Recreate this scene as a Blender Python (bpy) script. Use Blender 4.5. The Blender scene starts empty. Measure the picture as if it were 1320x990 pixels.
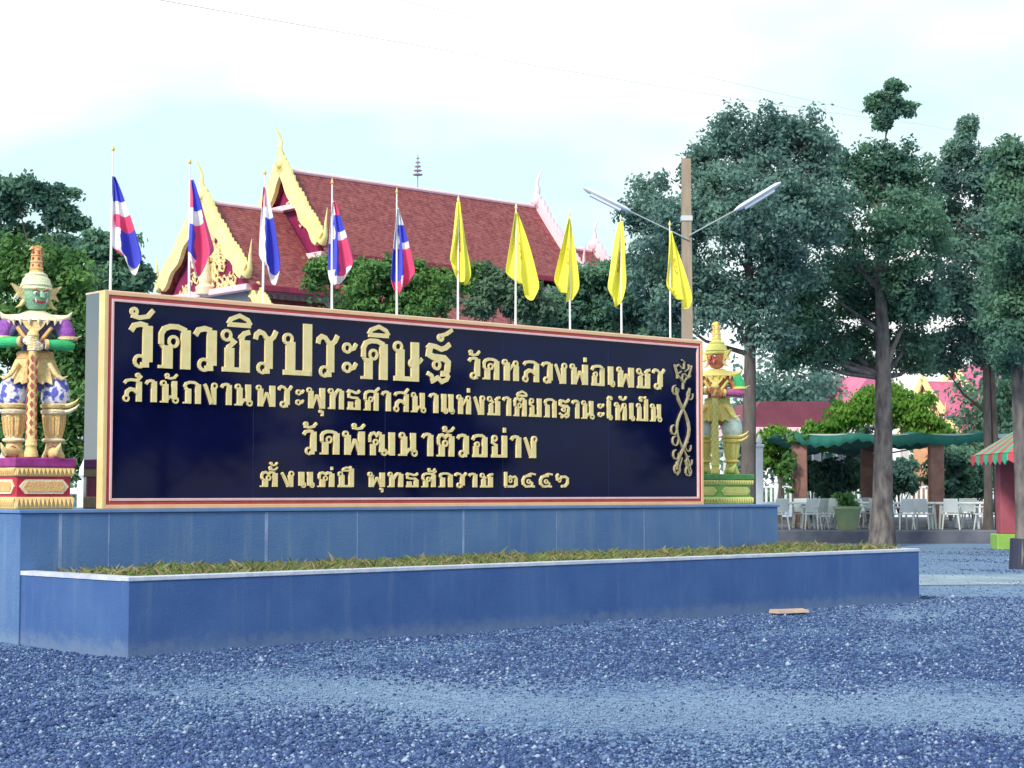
import bpy, bmesh, math, random
import numpy as np
from mathutils import Vector, Matrix
R = math.radians
S = bpy.context.scene
COL = S.collection
random.seed(7)
# ------------------------------------------------------------------ camera
PITCH = R(3.546)
FPX = 2243.0
cam_d = bpy.data.cameras.new('camera'); cam = bpy.data.objects.new('camera', cam_d); COL.objects.link(cam)
cam.location = (0, 0, 1.6); cam.rotation_euler = (R(90) + PITCH, 0, 0)
cam_d.sensor_width = 36; cam_d.lens = 36 * FPX / 1320; cam_d.clip_end = 4000; cam_d.clip_start = .1
S.camera = cam
# ------------------------------------------------------------------ world, sun, exposure
SUN_EL, SUN_AZ = R(34), R(-149)          # azimuth clockwise from +Y: the sun stands to the left, veiled
W = bpy.data.worlds.new('World'); S.world = W; W.use_nodes = True
nt = W.node_tree; nt.nodes.clear()
def N_(tree, typ, **kw):
    n = tree.nodes.new(typ)
    for k, v in kw.items(): setattr(n, k, v)
    return n
out = N_(nt, 'ShaderNodeOutputWorld'); bg = N_(nt, 'ShaderNodeBackground'); bg.inputs[1].default_value = .12
sky = N_(nt, 'ShaderNodeTexSky', sky_type='NISHITA'); sky.sun_disc = False
sky.sun_elevation = SUN_EL; sky.sun_rotation = SUN_AZ; sky.dust_density = 1.0; sky.ozone_density = 3.0
tc = N_(nt, 'ShaderNodeTexCoord'); sep = N_(nt, 'ShaderNodeSeparateXYZ')
nt.links.new(tc.outputs['Generated'], sep.inputs[0])
nz = N_(nt, 'ShaderNodeTexNoise'); nz.inputs['Scale'].default_value = 3.2; nz.inputs['Detail'].default_value = 5; nz.inputs['Roughness'].default_value = .5
mp = N_(nt, 'ShaderNodeMapping'); mp.inputs['Scale'].default_value = (1, 1, 2.6); mp.inputs['Location'].default_value = (.35, .2, .1)
nt.links.new(tc.outputs['Generated'], mp.inputs[0]); nt.links.new(mp.outputs[0], nz.inputs['Vector'])
def M_(op, a, b, tree=nt):
    m = N_(tree, 'ShaderNodeMath', operation=op)
    for i, v in enumerate((a, b)):
        if isinstance(v, (int, float)): m.inputs[i].default_value = v
        else: tree.links.new(v, m.inputs[i])
    return m.outputs[0]
# cloud sheet lies over the far side and the left; clear evening blue behind the viewer
front = M_('ADD', M_('MULTIPLY', sep.outputs[1], 1.0), M_('MULTIPLY', sep.outputs[0], -.55))
cov = M_('ADD', M_('ADD', M_('MULTIPLY', front, .45), .62), M_('MULTIPLY', M_('SUBTRACT', nz.outputs[0], .5), 1.6))
cr = N_(nt, 'ShaderNodeMapRange', interpolation_type='SMOOTHSTEP'); cr.inputs[1].default_value = -.25; cr.inputs[2].default_value = .75
nt.links.new(cov, cr.inputs[0])
# clouds: white to pale cyan where the sheet is thin
nz2 = N_(nt, 'ShaderNodeTexNoise'); nz2.inputs['Scale'].default_value = 2.4; nz2.inputs['Detail'].default_value = 4
mp2 = N_(nt, 'ShaderNodeMapping'); mp2.inputs['Scale'].default_value = (1, 1, 2.2); mp2.inputs['Location'].default_value = (1.3, .4, .95)
nt.links.new(tc.outputs['Generated'], mp2.inputs[0]); nt.links.new(mp2.outputs[0], nz2.inputs['Vector'])
ramp = N_(nt, 'ShaderNodeValToRGB')
ramp.color_ramp.elements[0].position = .40; ramp.color_ramp.elements[0].color = (.58, .79, .83, 1)
ramp.color_ramp.elements[1].position = .58; ramp.color_ramp.elements[1].color = (1.04, 1.03, 1.02, 1)
nt.links.new(nz2.outputs[0], ramp.inputs[0])
sc_ = N_(nt, 'ShaderNodeVectorMath', operation='SCALE'); sc_.inputs['Scale'].default_value = 7.0
nt.links.new(ramp.outputs[0], sc_.inputs[0])
mix = N_(nt, 'ShaderNodeMix', data_type='RGBA')
nt.links.new(cr.outputs[0], mix.inputs[0]); nt.links.new(sky.outputs[0], mix.inputs[6]); nt.links.new(sc_.outputs[0], mix.inputs[7])
nt.links.new(mix.outputs[2], bg.inputs[0]); nt.links.new(bg.outputs[0], out.inputs[0])
sd = bpy.data.lights.new('sun', 'SUN'); sun = bpy.data.objects.new('sun', sd); COL.objects.link(sun)
sd.energy = 2.5; sd.angle = R(12); sd.color = (1, .93, .82)
sdir = Vector((math.sin(SUN_AZ) * math.cos(SUN_EL), math.cos(SUN_AZ) * math.cos(SUN_EL), math.sin(SUN_EL)))
sun.rotation_euler = sdir.to_track_quat('Z', 'Y').to_euler()
S.view_settings.view_transform = 'Standard'; S.view_settings.look = 'None'
S.view_settings.exposure = 0.68; S.view_settings.gamma = 1; S.view_settings.use_curve_mapping = False

# ------------------------------------------------------------------ helpers
def at(px, py, Y):
    """world point at depth Y seen at photo pixel px,py (used to read real positions off the photograph)"""
    X = (px - 660) / FPX; V = -(py - 495) / FPX
    d = Vector((X, math.cos(PITCH) - V * math.sin(PITCH), math.sin(PITCH) + V * math.cos(PITCH)))
    return Vector((0, 0, 1.6)) + d * (Y / d.y)
def tag(o, label=None, cat=None, group=None, kind=None):
    if label: o['label'] = label
    if cat: o['category'] = cat
    if group: o['group'] = group
    if kind: o['kind'] = kind
    return o
def empty(name, loc=(0, 0, 0), rz=0, **kw):
    o = bpy.data.objects.new(name, None); COL.objects.link(o); o.location = loc; o.rotation_euler = (0, 0, rz)
    o.empty_display_size = .2
    return tag(o, **kw)
MATS = {}
def mat(name, c1, c2=None, rough=.75, scale=4, bump=0, bscale=None, metal=0, spec=.4, detail=4, lo=.35, hi=.65, sub=0, stretch=None):
    if name in MATS: return MATS[name]
    if name.startswith('statue') or name.startswith('club_g'): bump, bscale, rough = .7, 55, max(rough, .55)
    m = bpy.data.materials.new(name); m.use_nodes = True; t = m.node_tree; b = t.nodes['Principled BSDF']
    b.inputs['Roughness'].default_value = rough; b.inputs['Metallic'].default_value = metal
    b.inputs['Specular IOR Level'].default_value = spec
    b.inputs['Base Color'].default_value = (*c1, 1)
    if c2 is not None or bump:
        tcn = N_(t, 'ShaderNodeTexCoord'); src = tcn.outputs['Object']
        if stretch:
            mpn = N_(t, 'ShaderNodeMapping'); mpn.inputs['Scale'].default_value = stretch; t.links.new(src, mpn.inputs[0]); src = mpn.outputs[0]
    if c2 is not None:
        n = N_(t, 'ShaderNodeTexNoise'); n.inputs['Scale'].default_value = scale; n.inputs['Detail'].default_value = detail; n.inputs['Roughness'].default_value = .6
        t.links.new(src, n.inputs['Vector'])
        r = N_(t, 'ShaderNodeValToRGB'); r.color_ramp.elements[0].position = lo; r.color_ramp.elements[1].position = hi
        r.color_ramp.elements[0].color = (*c1, 1); r.color_ramp.elements[1].color = (*c2, 1)
        t.links.new(n.outputs[0], r.inputs[0]); t.links.new(r.outputs[0], b.inputs['Base Color'])
    if bump:
        n2 = N_(t, 'ShaderNodeTexNoise'); n2.inputs['Scale'].default_value = bscale or scale * 4; n2.inputs['Detail'].default_value = 3
        t.links.new(src, n2.inputs['Vector'])
        bp = N_(t, 'ShaderNodeBump'); bp.inputs['Strength'].default_value = bump; bp.inputs['Distance'].default_value = .02
        t.links.new(n2.outputs[0], bp.inputs['Height']); t.links.new(bp.outputs[0], b.inputs['Normal'])
    MATS[name] = m
    return m
class MB:
    def __init__(s): s.v = []; s.f = []; s.mi = []; s.m = 0
    def add(s, vs, fs):
        k = len(s.v); s.v += [tuple(v) for v in vs]
        for f in fs: s.f.append([k + i for i in f]); s.mi.append(s.m)
        return s
    def box(s, a, b):
        (x0, y0, z0), (x1, y1, z1) = a, b
        vs = [(x, y, z) for z in (z0, z1) for y in (y0, y1) for x in (x0, x1)]
        return s.add(vs, [(0, 2, 3, 1), (4, 5, 7, 6), (0, 1, 5, 4), (2, 6, 7, 3), (0, 4, 6, 2), (1, 3, 7, 5)])
    def bev(s, a, b, e=.01):
        """box with chamfered vertical and top edges"""
        (x0, y0, z0), (x1, y1, z1) = a, b
        def ring(i, z): return [(x0 + i, y0, z), (x1 - i, y0, z), (x1, y0 + i, z), (x1, y1 - i, z), (x1 - i, y1, z), (x0 + i, y1, z), (x0, y1 - i, z), (x0, y0 + i, z)]
        def ring2(z): 
            q = e; return [(x0 + 1.5 * q, y0 + q, z), (x1 - 1.5 * q, y0 + q, z), (x1 - q, y0 + 1.5 * q, z), (x1 - q, y1 - 1.5 * q, z), (x1 - 1.5 * q, y1 - q, z), (x0 + 1.5 * q, y1 - q, z), (x0 + q, y1 - 1.5 * q, z), (x0 + q, y0 + 1.5 * q, z)]
        vs = ring2(z0) + ring(e, z0 + e) + ring(e, z1 - e) + ring2(z1)
        fs = [tuple(range(7, -1, -1)), tuple(range(24, 32))]
        for k in range(3):
            for i in range(8): fs.append((k * 8 + i, k * 8 + (i + 1) % 8, k * 8 + 8 + (i + 1) % 8, k * 8 + 8 + i))
        return s.add(vs, fs)
    def tube(s, pts, rad, n=8, cap=True, flat=1.0):
        pts = [Vector(p) for p in pts]
        if not isinstance(rad, (list, tuple)): rad = [rad] * len(pts)
        rings = []; up = None
        for i, p in enumerate(pts):
            d = (pts[min(i + 1, len(pts) - 1)] - pts[max(i - 1, 0)])
            if d.length < 1e-9: d = Vector((0, 0, 1))
            d.normalize()
            if up is None: up = Vector((0, 0, 1)) if abs(d.z) < .9 else Vector((0, 1, 0))
            a = d.cross(up)
            if a.length < 1e-4: a = d.cross(Vector((1, 0, 0)))
            a.normalize(); b = a.cross(d).normalized(); up = b
            rings.append([p + (a * math.cos(2 * math.pi * k / n) + b * flat * math.sin(2 * math.pi * k / n)) * rad[i] for k in range(n)])
        vs = [v for r in rings for v in r]; fs = []
        for i in range(len(pts) - 1):
            for k in range(n): fs.append((i * n + k, i * n + (k + 1) % n, (i + 1) * n + (k + 1) % n, (i + 1) * n + k))
        if cap: fs += [tuple(range(n - 1, -1, -1)), tuple(range((len(pts) - 1) * n, len(pts) * n))]
        return s.add(vs, fs)
    def lathe(s, prof, n=20, c=(0, 0, 0), sx=1, sy=1):
        vs = []; fs = []
        for r, z in prof:
            for k in range(n):
                a = 2 * math.pi * k / n; vs.append((c[0] + sx * r * math.cos(a), c[1] + sy * r * math.sin(a), c[2] + z))
        for i in range(len(prof) - 1):
            for k in range(n): fs.append((i * n + k, i * n + (k + 1) % n, (i + 1) * n + (k + 1) % n, (i + 1) * n + k))
        fs += [tuple(range(n - 1, -1, -1)), tuple(range((len(prof) - 1) * n, len(prof) * n))]
        return s.add(vs, fs)
    def sph(s, c, r, n=12, m=8, sc=(1, 1, 1)):
        pr = [(max(1e-4, r * math.sin(math.pi * i / m)), -r * math.cos(math.pi * i / m) * sc[2]) for i in range(m + 1)]
        return s.lathe(pr, n, c, sc[0], sc[1])
    def prism(s, poly, y0, y1):
        """polygon in the x,z plane pushed from y0 to y1"""
        n = len(poly); vs = [(x, y0, z) for x, z in poly] + [(x, y1, z) for x, z in poly]
        return s.add(vs, [tuple(range(n)), tuple(range(2 * n - 1, n - 1, -1))] + [(i, i + n, (i + 1) % n + n, (i + 1) % n) for i in range(n)])
    def prism_x(s, poly, x0, x1):
        """polygon in the y,z plane pushed from x0 to x1"""
        n = len(poly); vs = [(x0, y, z) for y, z in poly] + [(x1, y, z) for y, z in poly]
        return s.add(vs, [tuple(range(n)), tuple(range(2 * n - 1, n - 1, -1))] + [(i, i + n, (i + 1) % n + n, (i + 1) % n) for i in range(n)])
    def slab(s, q, th):
        """quad (4 corners) thickened by th along its normal"""
        q = [Vector(p) for p in q]; nn = (q[1] - q[0]).cross(q[3] - q[0]).normalized() * th
        vs = q + [p + nn for p in q]
        return s.add(vs, [(3, 2, 1, 0), (4, 5, 6, 7)] + [(i, (i + 1) % 4, (i + 1) % 4 + 4, i + 4) for i in range(4)])
    def xf(s, M, k0=0):
        s.v[k0:] = [tuple(M @ Vector(v)) for v in s.v[k0:]]; return s
    def build(s, name, mats, parent=None, loc=None, smooth=False, rz=0):
        me = bpy.data.meshes.new(name); me.from_pydata(s.v, [], s.f)
        if not isinstance(mats, (list, tuple)): mats = [mats]
        for m in mats: me.materials.append(m)
        if len(mats) > 1: me.polygons.foreach_set('material_index', s.mi)
        bm = bmesh.new(); bm.from_mesh(me); bmesh.ops.recalc_face_normals(bm, faces=bm.faces); bm.to_mesh(me); bm.free()
        if smooth:
            me.polygons.foreach_set('use_smooth', [True] * len(me.polygons))
            try: me.set_sharp_from_angle(angle=R(42))
            except Exception: pass
        o = bpy.data.objects.new(name, me); COL.objects.link(o)
        if parent: o.parent = parent
        if loc: o.location = loc
        if rz: o.rotation_euler.z = rz
        return o
def np_mesh(name, V, F, mats, parent=None, mi=None):
    me = bpy.data.meshes.new(name); k = F.shape[1]
    me.vertices.add(len(V)); me.vertices.foreach_set('co', V.astype(np.float32).ravel())
    me.loops.add(F.size); me.loops.foreach_set('vertex_index', F.astype(np.int32).ravel())
    me.polygons.add(len(F)); me.polygons.foreach_set('loop_start', (np.arange(len(F)) * k).astype(np.int32))
    try: me.polygons.foreach_set('loop_total', np.full(len(F), k, np.int32))
    except Exception: pass
    for m in (mats if isinstance(mats, (list, tuple)) else [mats]): me.materials.append(m)
    if mi is not None: me.polygons.foreach_set('material_index', mi.astype(np.int32))
    me.update(calc_edges=True); me.validate()
    o = bpy.data.objects.new(name, me); COL.objects.link(o)
    if parent: o.parent = parent
    return o
def copy_tree(o, parent=None):
    c = o.copy(); COL.objects.link(c)
    if parent: c.parent = parent
    for ch in list(o.children): copy_tree(ch, c)
    return c

# ------------------------------------------------------------------ colours
def wall_mat(name, c1, c2, dirt, rough, streak, splash, scale=1.6):
    """painted wall with weather streaks running down it and mud splashed up from the gravel"""
    m = mat(name, c1, c2, rough=rough, scale=scale, bump=.2, bscale=38, detail=8); t = m.node_tree; b = t.nodes['Principled BSDF']
    src = b.inputs['Base Color'].links[0].from_socket
    tcn = N_(t, 'ShaderNodeTexCoord'); mp_ = N_(t, 'ShaderNodeMapping'); mp_.inputs['Scale'].default_value = (5, 5, .35); t.links.new(tcn.outputs['Object'], mp_.inputs[0])
    n1 = N_(t, 'ShaderNodeTexNoise'); n1.inputs['Scale'].default_value = 1.4; n1.inputs['Detail'].default_value = 7; n1.inputs['Roughness'].default_value = .65; t.links.new(mp_.outputs[0], n1.inputs['Vector'])
    r1 = N_(t, 'ShaderNodeMapRange', interpolation_type='SMOOTHSTEP'); r1.inputs[1].default_value = .50; r1.inputs[2].default_value = .72; t.links.new(n1.outputs[0], r1.inputs[0])
    n2 = N_(t, 'ShaderNodeTexNoise'); n2.inputs['Scale'].default_value = 7; n2.inputs['Detail'].default_value = 8; n2.inputs['Roughness'].default_value = .75; t.links.new(tcn.outputs['Object'], n2.inputs['Vector'])
    s_ = N_(t, 'ShaderNodeSeparateXYZ'); t.links.new(tcn.outputs['Object'], s_.inputs[0])
    h = M_('ADD', s_.outputs[2], M_('MULTIPLY', M_('SUBTRACT', n2.outputs[0], .5, t), -.5, t), t)
    r2 = N_(t, 'ShaderNodeMapRange', interpolation_type='SMOOTHSTEP'); r2.inputs[1].default_value = .20; r2.inputs[2].default_value = -.02; t.links.new(h, r2.inputs[0])
    f = M_('MAXIMUM', M_('MULTIPLY', r1.outputs[0], streak, t), M_('MULTIPLY', r2.outputs[0], splash, t), t)
    mx = N_(t, 'ShaderNodeMix', data_type='RGBA'); mx.inputs[7].default_value = (*dirt, 1); t.links.new(f, mx.inputs[0]); t.links.new(src, mx.inputs[6]); t.links.new(mx.outputs[2], b.inputs['Base Color'])
    return m
BLUE = wall_mat('blue_render', (.036, .095, .27), (.052, .122, .30), (.13, .19, .30), .8, .30, .75)
BLUE_TILE = wall_mat('blue_grey_tile', (.062, .145, .34), (.095, .19, .37), (.20, .27, .36), .45, .38, .5, 1.1)
JOINT = mat('pale_joint', (.28, .36, .55), (.12, .2, .42), rough=.8, scale=3)
COPING = mat('pale_coping', (.55, .58, .66), (.40, .45, .56), rough=.85, scale=6, bump=.2)
SOIL = mat('soil', (.10, .075, .04), (.17, .14, .07), rough=1, scale=8)
GOLD = mat('gold_letter', (.80, .64, .27), (.88, .73, .36), rough=.42, scale=9, spec=.5)
GOLDP = mat('gold_paint', (.82, .60, .16), (.66, .42, .10), rough=.45, scale=14, spec=.5)
CREAM = mat('cream_gold', (.86, .72, .40), (.74, .58, .26), rough=.5, scale=18)
YGOLD = mat('temple_gold', (.90, .80, .40), (.86, .70, .26), rough=.5, scale=4)
PINKW = mat('pink_white', (.85, .62, .66), (.80, .52, .60), rough=.6, scale=3)
WHITE = mat('white_paint', (.78, .78, .78), (.66, .68, .70), rough=.6, scale=5)
REDF = mat('frame_red', (.46, .05, .045), (.54, .08, .06), rough=.45, scale=5)
TAN = mat('frame_tan', (.80, .47, .25), (.84, .54, .32), rough=.4, scale=4)
PINK = mat('frame_pink', (.74, .46, .48), (.80, .55, .55), rough=.35, scale=4)
NAVY = mat('navy_granite', (.0022, .003, .030), (.0035, .005, .046), rough=.05, scale=1.2, spec=.22)
BLACKG = mat('black_granite', (.006, .007, .02), (.010, .011, .03), rough=.08, scale=30, spec=.6)
_b = BLACKG.node_tree.nodes['Principled BSDF']; _b.inputs['Coat Weight'].default_value = 1; _b.inputs['Coat IOR'].default_value = 2.3; _b.inputs['Coat Roughness'].default_value = .06
POLE = mat('pole_white', (.80, .80, .80), rough=.4)
FRED = mat('flag_red', (.74, .08, .20), rough=.8); FWHT = mat('flag_white', (.80, .78, .80), rough=.8); FBLU = mat('flag_blue', (.065, .075, .56), rough=.8)
ROOF = mat('roof_tile', (.165, .032, .040), (.33, .10, .095), rough=.65, scale=5.5, bump=.3, bscale=12, detail=10, lo=.36, hi=.68)
ROOFB = mat('roof_band', (.22, .02, .055), (.28, .03, .07), rough=.6, scale=3)
PED = mat('pediment_red', (.20, .012, .07), (.26, .02, .10), rough=.6, scale=3)
WALLW = mat('temple_wall', (.70, .66, .62), (.60, .56, .54), rough=.8, scale=2)
CONC = mat('concrete_pole', (.34, .27, .20), (.26, .21, .16), rough=.9, scale=3, stretch=(4, 4, .6))
STEEL = mat('galvanised', (.55, .58, .60), rough=.4, metal=.3)
LAMPW = mat('lamp_shell', (.62, .68, .74), rough=.4)
BARK = mat('bark', (.20, .18, .17), (.06, .055, .06), rough=.95, scale=3.2, bump=.6, bscale=14, stretch=(1.5, 1.5, .5))
BARKD = mat('bark_dark', (.07, .06, .055), (.13, .11, .10), rough=.95, scale=3, stretch=(2, 2, .5))
def leafm(name, a, b, scale=.55):
    m = mat(name, a, b, rough=.55, scale=scale, spec=.25, detail=5, lo=.38, hi=.62); t = m.node_tree; bs = t.nodes['Principled BSDF']; bs.inputs['Specular IOR Level'].default_value = .15
    tr = N_(t, 'ShaderNodeBsdfTranslucent'); mx = N_(t, 'ShaderNodeMixShader'); mx.inputs[0].default_value = .42
    t.links.new(bs.inputs['Base Color'].links[0].from_socket, tr.inputs[0])
    o = [n for n in t.nodes if n.type == 'OUTPUT_MATERIAL'][0]
    t.links.new(bs.outputs[0], mx.inputs[1]); t.links.new(tr.outputs[0], mx.inputs[2]); t.links.new(mx.outputs[0], o.inputs[0])
    return m
LEAF_BLUE = leafm('leaf_bluegreen', (.085, .175, .17), (.19, .335, .27), .6)
LEAF_DARK = leafm('leaf_dark', (.07, .165, .14), (.165, .32, .20), .6)
LEAF_MID = leafm('leaf_mid', (.065, .17, .06), (.16, .32, .095), .8)
LEAF_GREY = leafm('leaf_greygreen', (.10, .18, .12), (.17, .28, .17))
LEAF_LIME = leafm('leaf_lime', (.07, .20, .03), (.18, .36, .06))

# ------------------------------------------------------------------ ground
def ground_mat():
    m = bpy.data.materials.new('gravel'); m.use_nodes = True; t = m.node_tree; b = t.nodes['Principled BSDF']
    b.inputs['Roughness'].default_value = .92; b.inputs['Specular IOR Level'].default_value = .2
    tcn = N_(t, 'ShaderNodeTexCoord'); P = tcn.outputs['Object']
    vo = N_(t, 'ShaderNodeTexVoronoi'); vo.inputs['Scale'].default_value = 19; t.links.new(P, vo.inputs['Vector'])
    big = N_(t, 'ShaderNodeTexNoise'); big.inputs['Scale'].default_value = .55; big.inputs['Detail'].default_value = 6; big.inputs['Roughness'].default_value = .65; t.links.new(P, big.inputs['Vector'])
    fine = N_(t, 'ShaderNodeTexNoise'); fine.inputs['Scale'].default_value = 9; fine.inputs['Detail'].default_value = 5; fine.inputs['Roughness'].default_value = .7; t.links.new(P, fine.inputs['Vector'])
    r = N_(t, 'ShaderNodeValToRGB'); e = r.color_ramp.elements
    e[0].position = .0; e[0].color = (.014, .036, .115, 1); e[1].position = .9; e[1].color = (.17, .28, .43, 1)
    k = e.new(.45); k.color = (.045, .105, .245, 1)
    sp = N_(t, 'ShaderNodeSeparateColor'); t.links.new(vo.outputs['Color'], sp.inputs[0])
    val = M_('ADD', M_('MULTIPLY', sp.outputs[0], .68, t), M_('MULTIPLY', M_('SUBTRACT', fine.outputs[0], .32, t), .85, t), t)
    t.links.new(val, r.inputs[0])
    # dusty wheel track crossing the yard in front of the viewer
    s = N_(t, 'ShaderNodeSeparateXYZ'); t.links.new(P, s.inputs[0])
    d = M_('ADD', M_('ADD', s.outputs[1], M_('MULTIPLY', s.outputs[0], .26, t), t), -13.55, t)
    d = M_('ADD', d, M_('MULTIPLY', M_('SUBTRACT', big.outputs[0], .5, t), 4.6, t), t)
    ab = M_('ABSOLUTE', d, 0, t)
    mr = N_(t, 'ShaderNodeMapRange', interpolation_type='SMOOTHSTEP'); mr.inputs[1].default_value = 2.3; mr.inputs[2].default_value = .3; t.links.new(ab, mr.inputs[0])
    mrx = N_(t, 'ShaderNodeMapRange', interpolation_type='SMOOTHSTEP'); mrx.inputs[1].default_value = -4.2; mrx.inputs[2].default_value = -.6; t.links.new(s.outputs[0], mrx.inputs[0])
    # second dusty area toward the right and far yard
    d2 = M_('ADD', M_('MULTIPLY', s.outputs[0], .9, t), M_('MULTIPLY', s.outputs[1], .22, t), t)
    d2 = M_('ADD', d2, M_('MULTIPLY', M_('SUBTRACT', big.outputs[0], .5, t), 5, t), t)
    mr2 = N_(t, 'ShaderNodeMapRange', interpolation_type='SMOOTHSTEP'); mr2.inputs[1].default_value = 7.6; mr2.inputs[2].default_value = 10.5; t.links.new(d2, mr2.inputs[0])
    mask = M_('MAXIMUM', M_('MULTIPLY', mr.outputs[0], mrx.outputs[0], t), M_('MULTIPLY', mr2.outputs[0], M_('ADD', M_('MULTIPLY', big.outputs[0], 1.6, t), -.05, t), t), t)
    mask = M_('MULTIPLY', mask, M_('ADD', M_('MULTIPLY', fine.outputs[0], 1.1, t), .22, t), t)
    dust = N_(t, 'ShaderNodeValToRGB'); dust.color_ramp.elements[0].color = (.15, .24, .37, 1); dust.color_ramp.elements[1].color = (.23, .33, .45, 1)
    dust.color_ramp.elements[0].position = .3; dust.color_ramp.elements[1].position = .75
    t.links.new(fine.outputs[0], dust.inputs[0])
    mx = N_(t, 'ShaderNodeMix', data_type='RGBA'); t.links.new(mask, mx.inputs[0]); t.links.new(r.outputs[0], mx.inputs[6]); t.links.new(dust.outputs[0], mx.inputs[7])
    t.links.new(mx.outputs[2], b.inputs['Base Color'])
    bp = N_(t, 'ShaderNodeBump'); bp.inputs['Strength'].default_value = .45; bp.inputs['Distance'].default_value = .012
    inv = M_('SUBTRACT', M_('MULTIPLY', fine.outputs[0], 1.2, t), vo.outputs['Distance'], t)
    t.links.new(inv, bp.inputs['Height']); t.links.new(bp.outputs[0], b.inputs['Normal'])
    return m
GRAVEL = ground_mat()
rs = np.random.RandomState(3)
WAVES = [(rs.uniform(0, 6.28), rs.uniform(.6, 4), rs.uniform(0, 6)) for _ in range(14)]
def gz(X, Y):
    Z = sum(.009 / (1 + .5 * f) * np.sin(f * (X * math.cos(a) + Y * math.sin(a)) + p) for a, f, p in WAVES)
    return Z * np.clip((27 - Y) / 4, 0, 1) * np.clip((X + 12) / 2, 0, 1)
def ground():
    # one sheet, finer near the viewer, gently uneven where the yard is seen
    xs = np.concatenate([[-900, -300, -100, -40, -20], np.linspace(-12, 22, 171), [30, 45, 70, 120, 300, 900]])
    ys = np.concatenate([[-60, -10, 4], np.linspace(8, 34, 157), [38, 45, 60, 90, 150, 300, 900, 2500]])
    X, Y = np.meshgrid(xs, ys); Z = np.zeros_like(X)
    near = (X > -12) & (X < 22) & (Y > 8) & (Y < 34)
    Z = np.where(near, gz(X, Y), 0) - .01
    n = len(xs); V = np.stack([X.ravel(), Y.ravel(), Z.ravel()], 1)
    i = np.arange(len(ys) - 1)[:, None] * n + np.arange(n - 1)[None, :]; i = i.ravel()
    o = np_mesh('ground', V, np.stack([i, i + 1, i + n + 1, i + n], 1), GRAVEL); tag(o, kind='structure')
    o.data.polygons.foreach_set('use_smooth', [True] * len(o.data.polygons))
ground()
def stones():
    oc = np.array([(1, 0, 0), (0, 1, 0), (-1, 0, 0), (0, -1, 0), (0, 0, 1), (0, 0, -1)], float)
    of = np.array([(0, 1, 4), (1, 2, 4), (2, 3, 4), (3, 0, 4), (1, 0, 5), (2, 1, 5), (3, 2, 5), (0, 3, 5)])
    n = 215000
    Y = 9.8 + 17 * rs.rand(n) ** 1.5; X = (rs.rand(n) - .45) * Y * .98
    wob = .5 * np.sin(X * .9 + 1) + .35 * np.sin(X * 2.3 + Y) + .3 * np.sin(Y * 1.7 - X)
    dtrk = np.abs(Y + .26 * X - 13.55 + wob) + np.clip(-X * .6 - .6, 0, 3) + rs.normal(0, .35, n)
    patch = np.sin(X * 1.1 + 2.0 + Y * .4) * np.sin(Y * .8 - X * .3) + .5 * np.sin(X * 2.7 - Y * 1.9)
    dens = np.clip((dtrk - .4) / 1.6, .30, 1) * np.where(patch > .6, .75, 1.0)
    n2 = 26000; Y2 = 24 + 26 * rs.rand(n2) ** 1.3; X2 = 4.5 + rs.rand(n2) * (Y2 * .34 - 3); X = np.r_[X, X2]; Y = np.r_[Y, Y2]; n += n2
    dens = np.r_[dens, np.where(np.sin(X2 * .8 + Y2 * .5) * np.sin(Y2 * .6) > .1, .95, .42)]
    keep = rs.rand(n) < np.maximum(dens, .8)
    c, s_ = math.cos(R(41.5)), math.sin(R(41.5)); u = c * (X + 3.76) + s_ * (Y - 17.17); v = -s_ * (X + 3.76) + c * (Y - 17.17)
    keep &= ~((u > -.03 - .09 * v) & (u < 13.5) & (v > -.03) & (v < 6)) & ~((u < 0) & (u > -.35) & (v > 1.9))
    X, Y, dens = X[keep], Y[keep], dens[keep]; n = len(X)
    r = np.exp(rs.normal(-4.52, .36, n)) * (.42 + .66 * dens) * np.where(Y > 26, 1.25, 1.0)
    V = oc[None] * (1 + rs.uniform(-.38, .38, (n, 6, 1))) * r[:, None, None]
    V[:, :, 2] *= .72
    a = rs.uniform(0, 6.28, n); ca, sa = np.cos(a), np.sin(a)
    x = V[:, :, 0] * ca[:, None] - V[:, :, 1] * sa[:, None]; y = V[:, :, 0] * sa[:, None] + V[:, :, 1] * ca[:, None]
    P = np.stack([x + X[:, None], y + Y[:, None], V[:, :, 2] + (r * .28 + gz(X, Y) - .008)[:, None]], 2).reshape(-1, 3)
    F = (of[None] + (np.arange(n) * 6)[:, None, None]).reshape(-1, 3)
    pick = rs.choice(4, n, p=[.42, .34, .19, .05]); pick = np.where(rs.rand(n) < 1.25 - 1.3 * dens, np.where(rs.rand(n) < .72, 4, 2), pick)
    ms = [mat('stone_a', (.026, .053, .155), rough=.9), mat('stone_b', (.052, .097, .24), rough=.9), mat('stone_c', (.115, .18, .32), rough=.9), mat('stone_d', (.30, .37, .50), rough=.8), mat('stone_dusty', (.175, .26, .385), rough=.95)]
    tag(np_mesh('loose_gravel', P, F, ms, mi=np.repeat(pick, 8)), 'loose grey blue gravel scattered over the yard', 'gravel', kind='stuff')
stones()
# pale lane crossing behind the planter on the right
lane = MB()
for k in range(24):
    x0, x1 = 6 + k * 2.5, 8.5 + k * 2.5
    w0, w1 = .25 * math.sin(k * 1.7), .25 * math.sin((k + 1) * 1.7)
    lane.add([(x0, 29.6 + w0 + x0 * .05, .0), (x1, 29.6 + w1 + x1 * .05, .0), (x1, 33.4 + w1 * .5 + x1 * .05, .0), (x0, 33.4 + w0 * .5 + x0 * .05, .0)], [(0, 1, 2, 3)])
tag(lane.build('road', mat('lane_dust', (.15, .22, .30), (.30, .38, .44), rough=.95, scale=.9, detail=6, bump=.2)), kind='structure')
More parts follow.
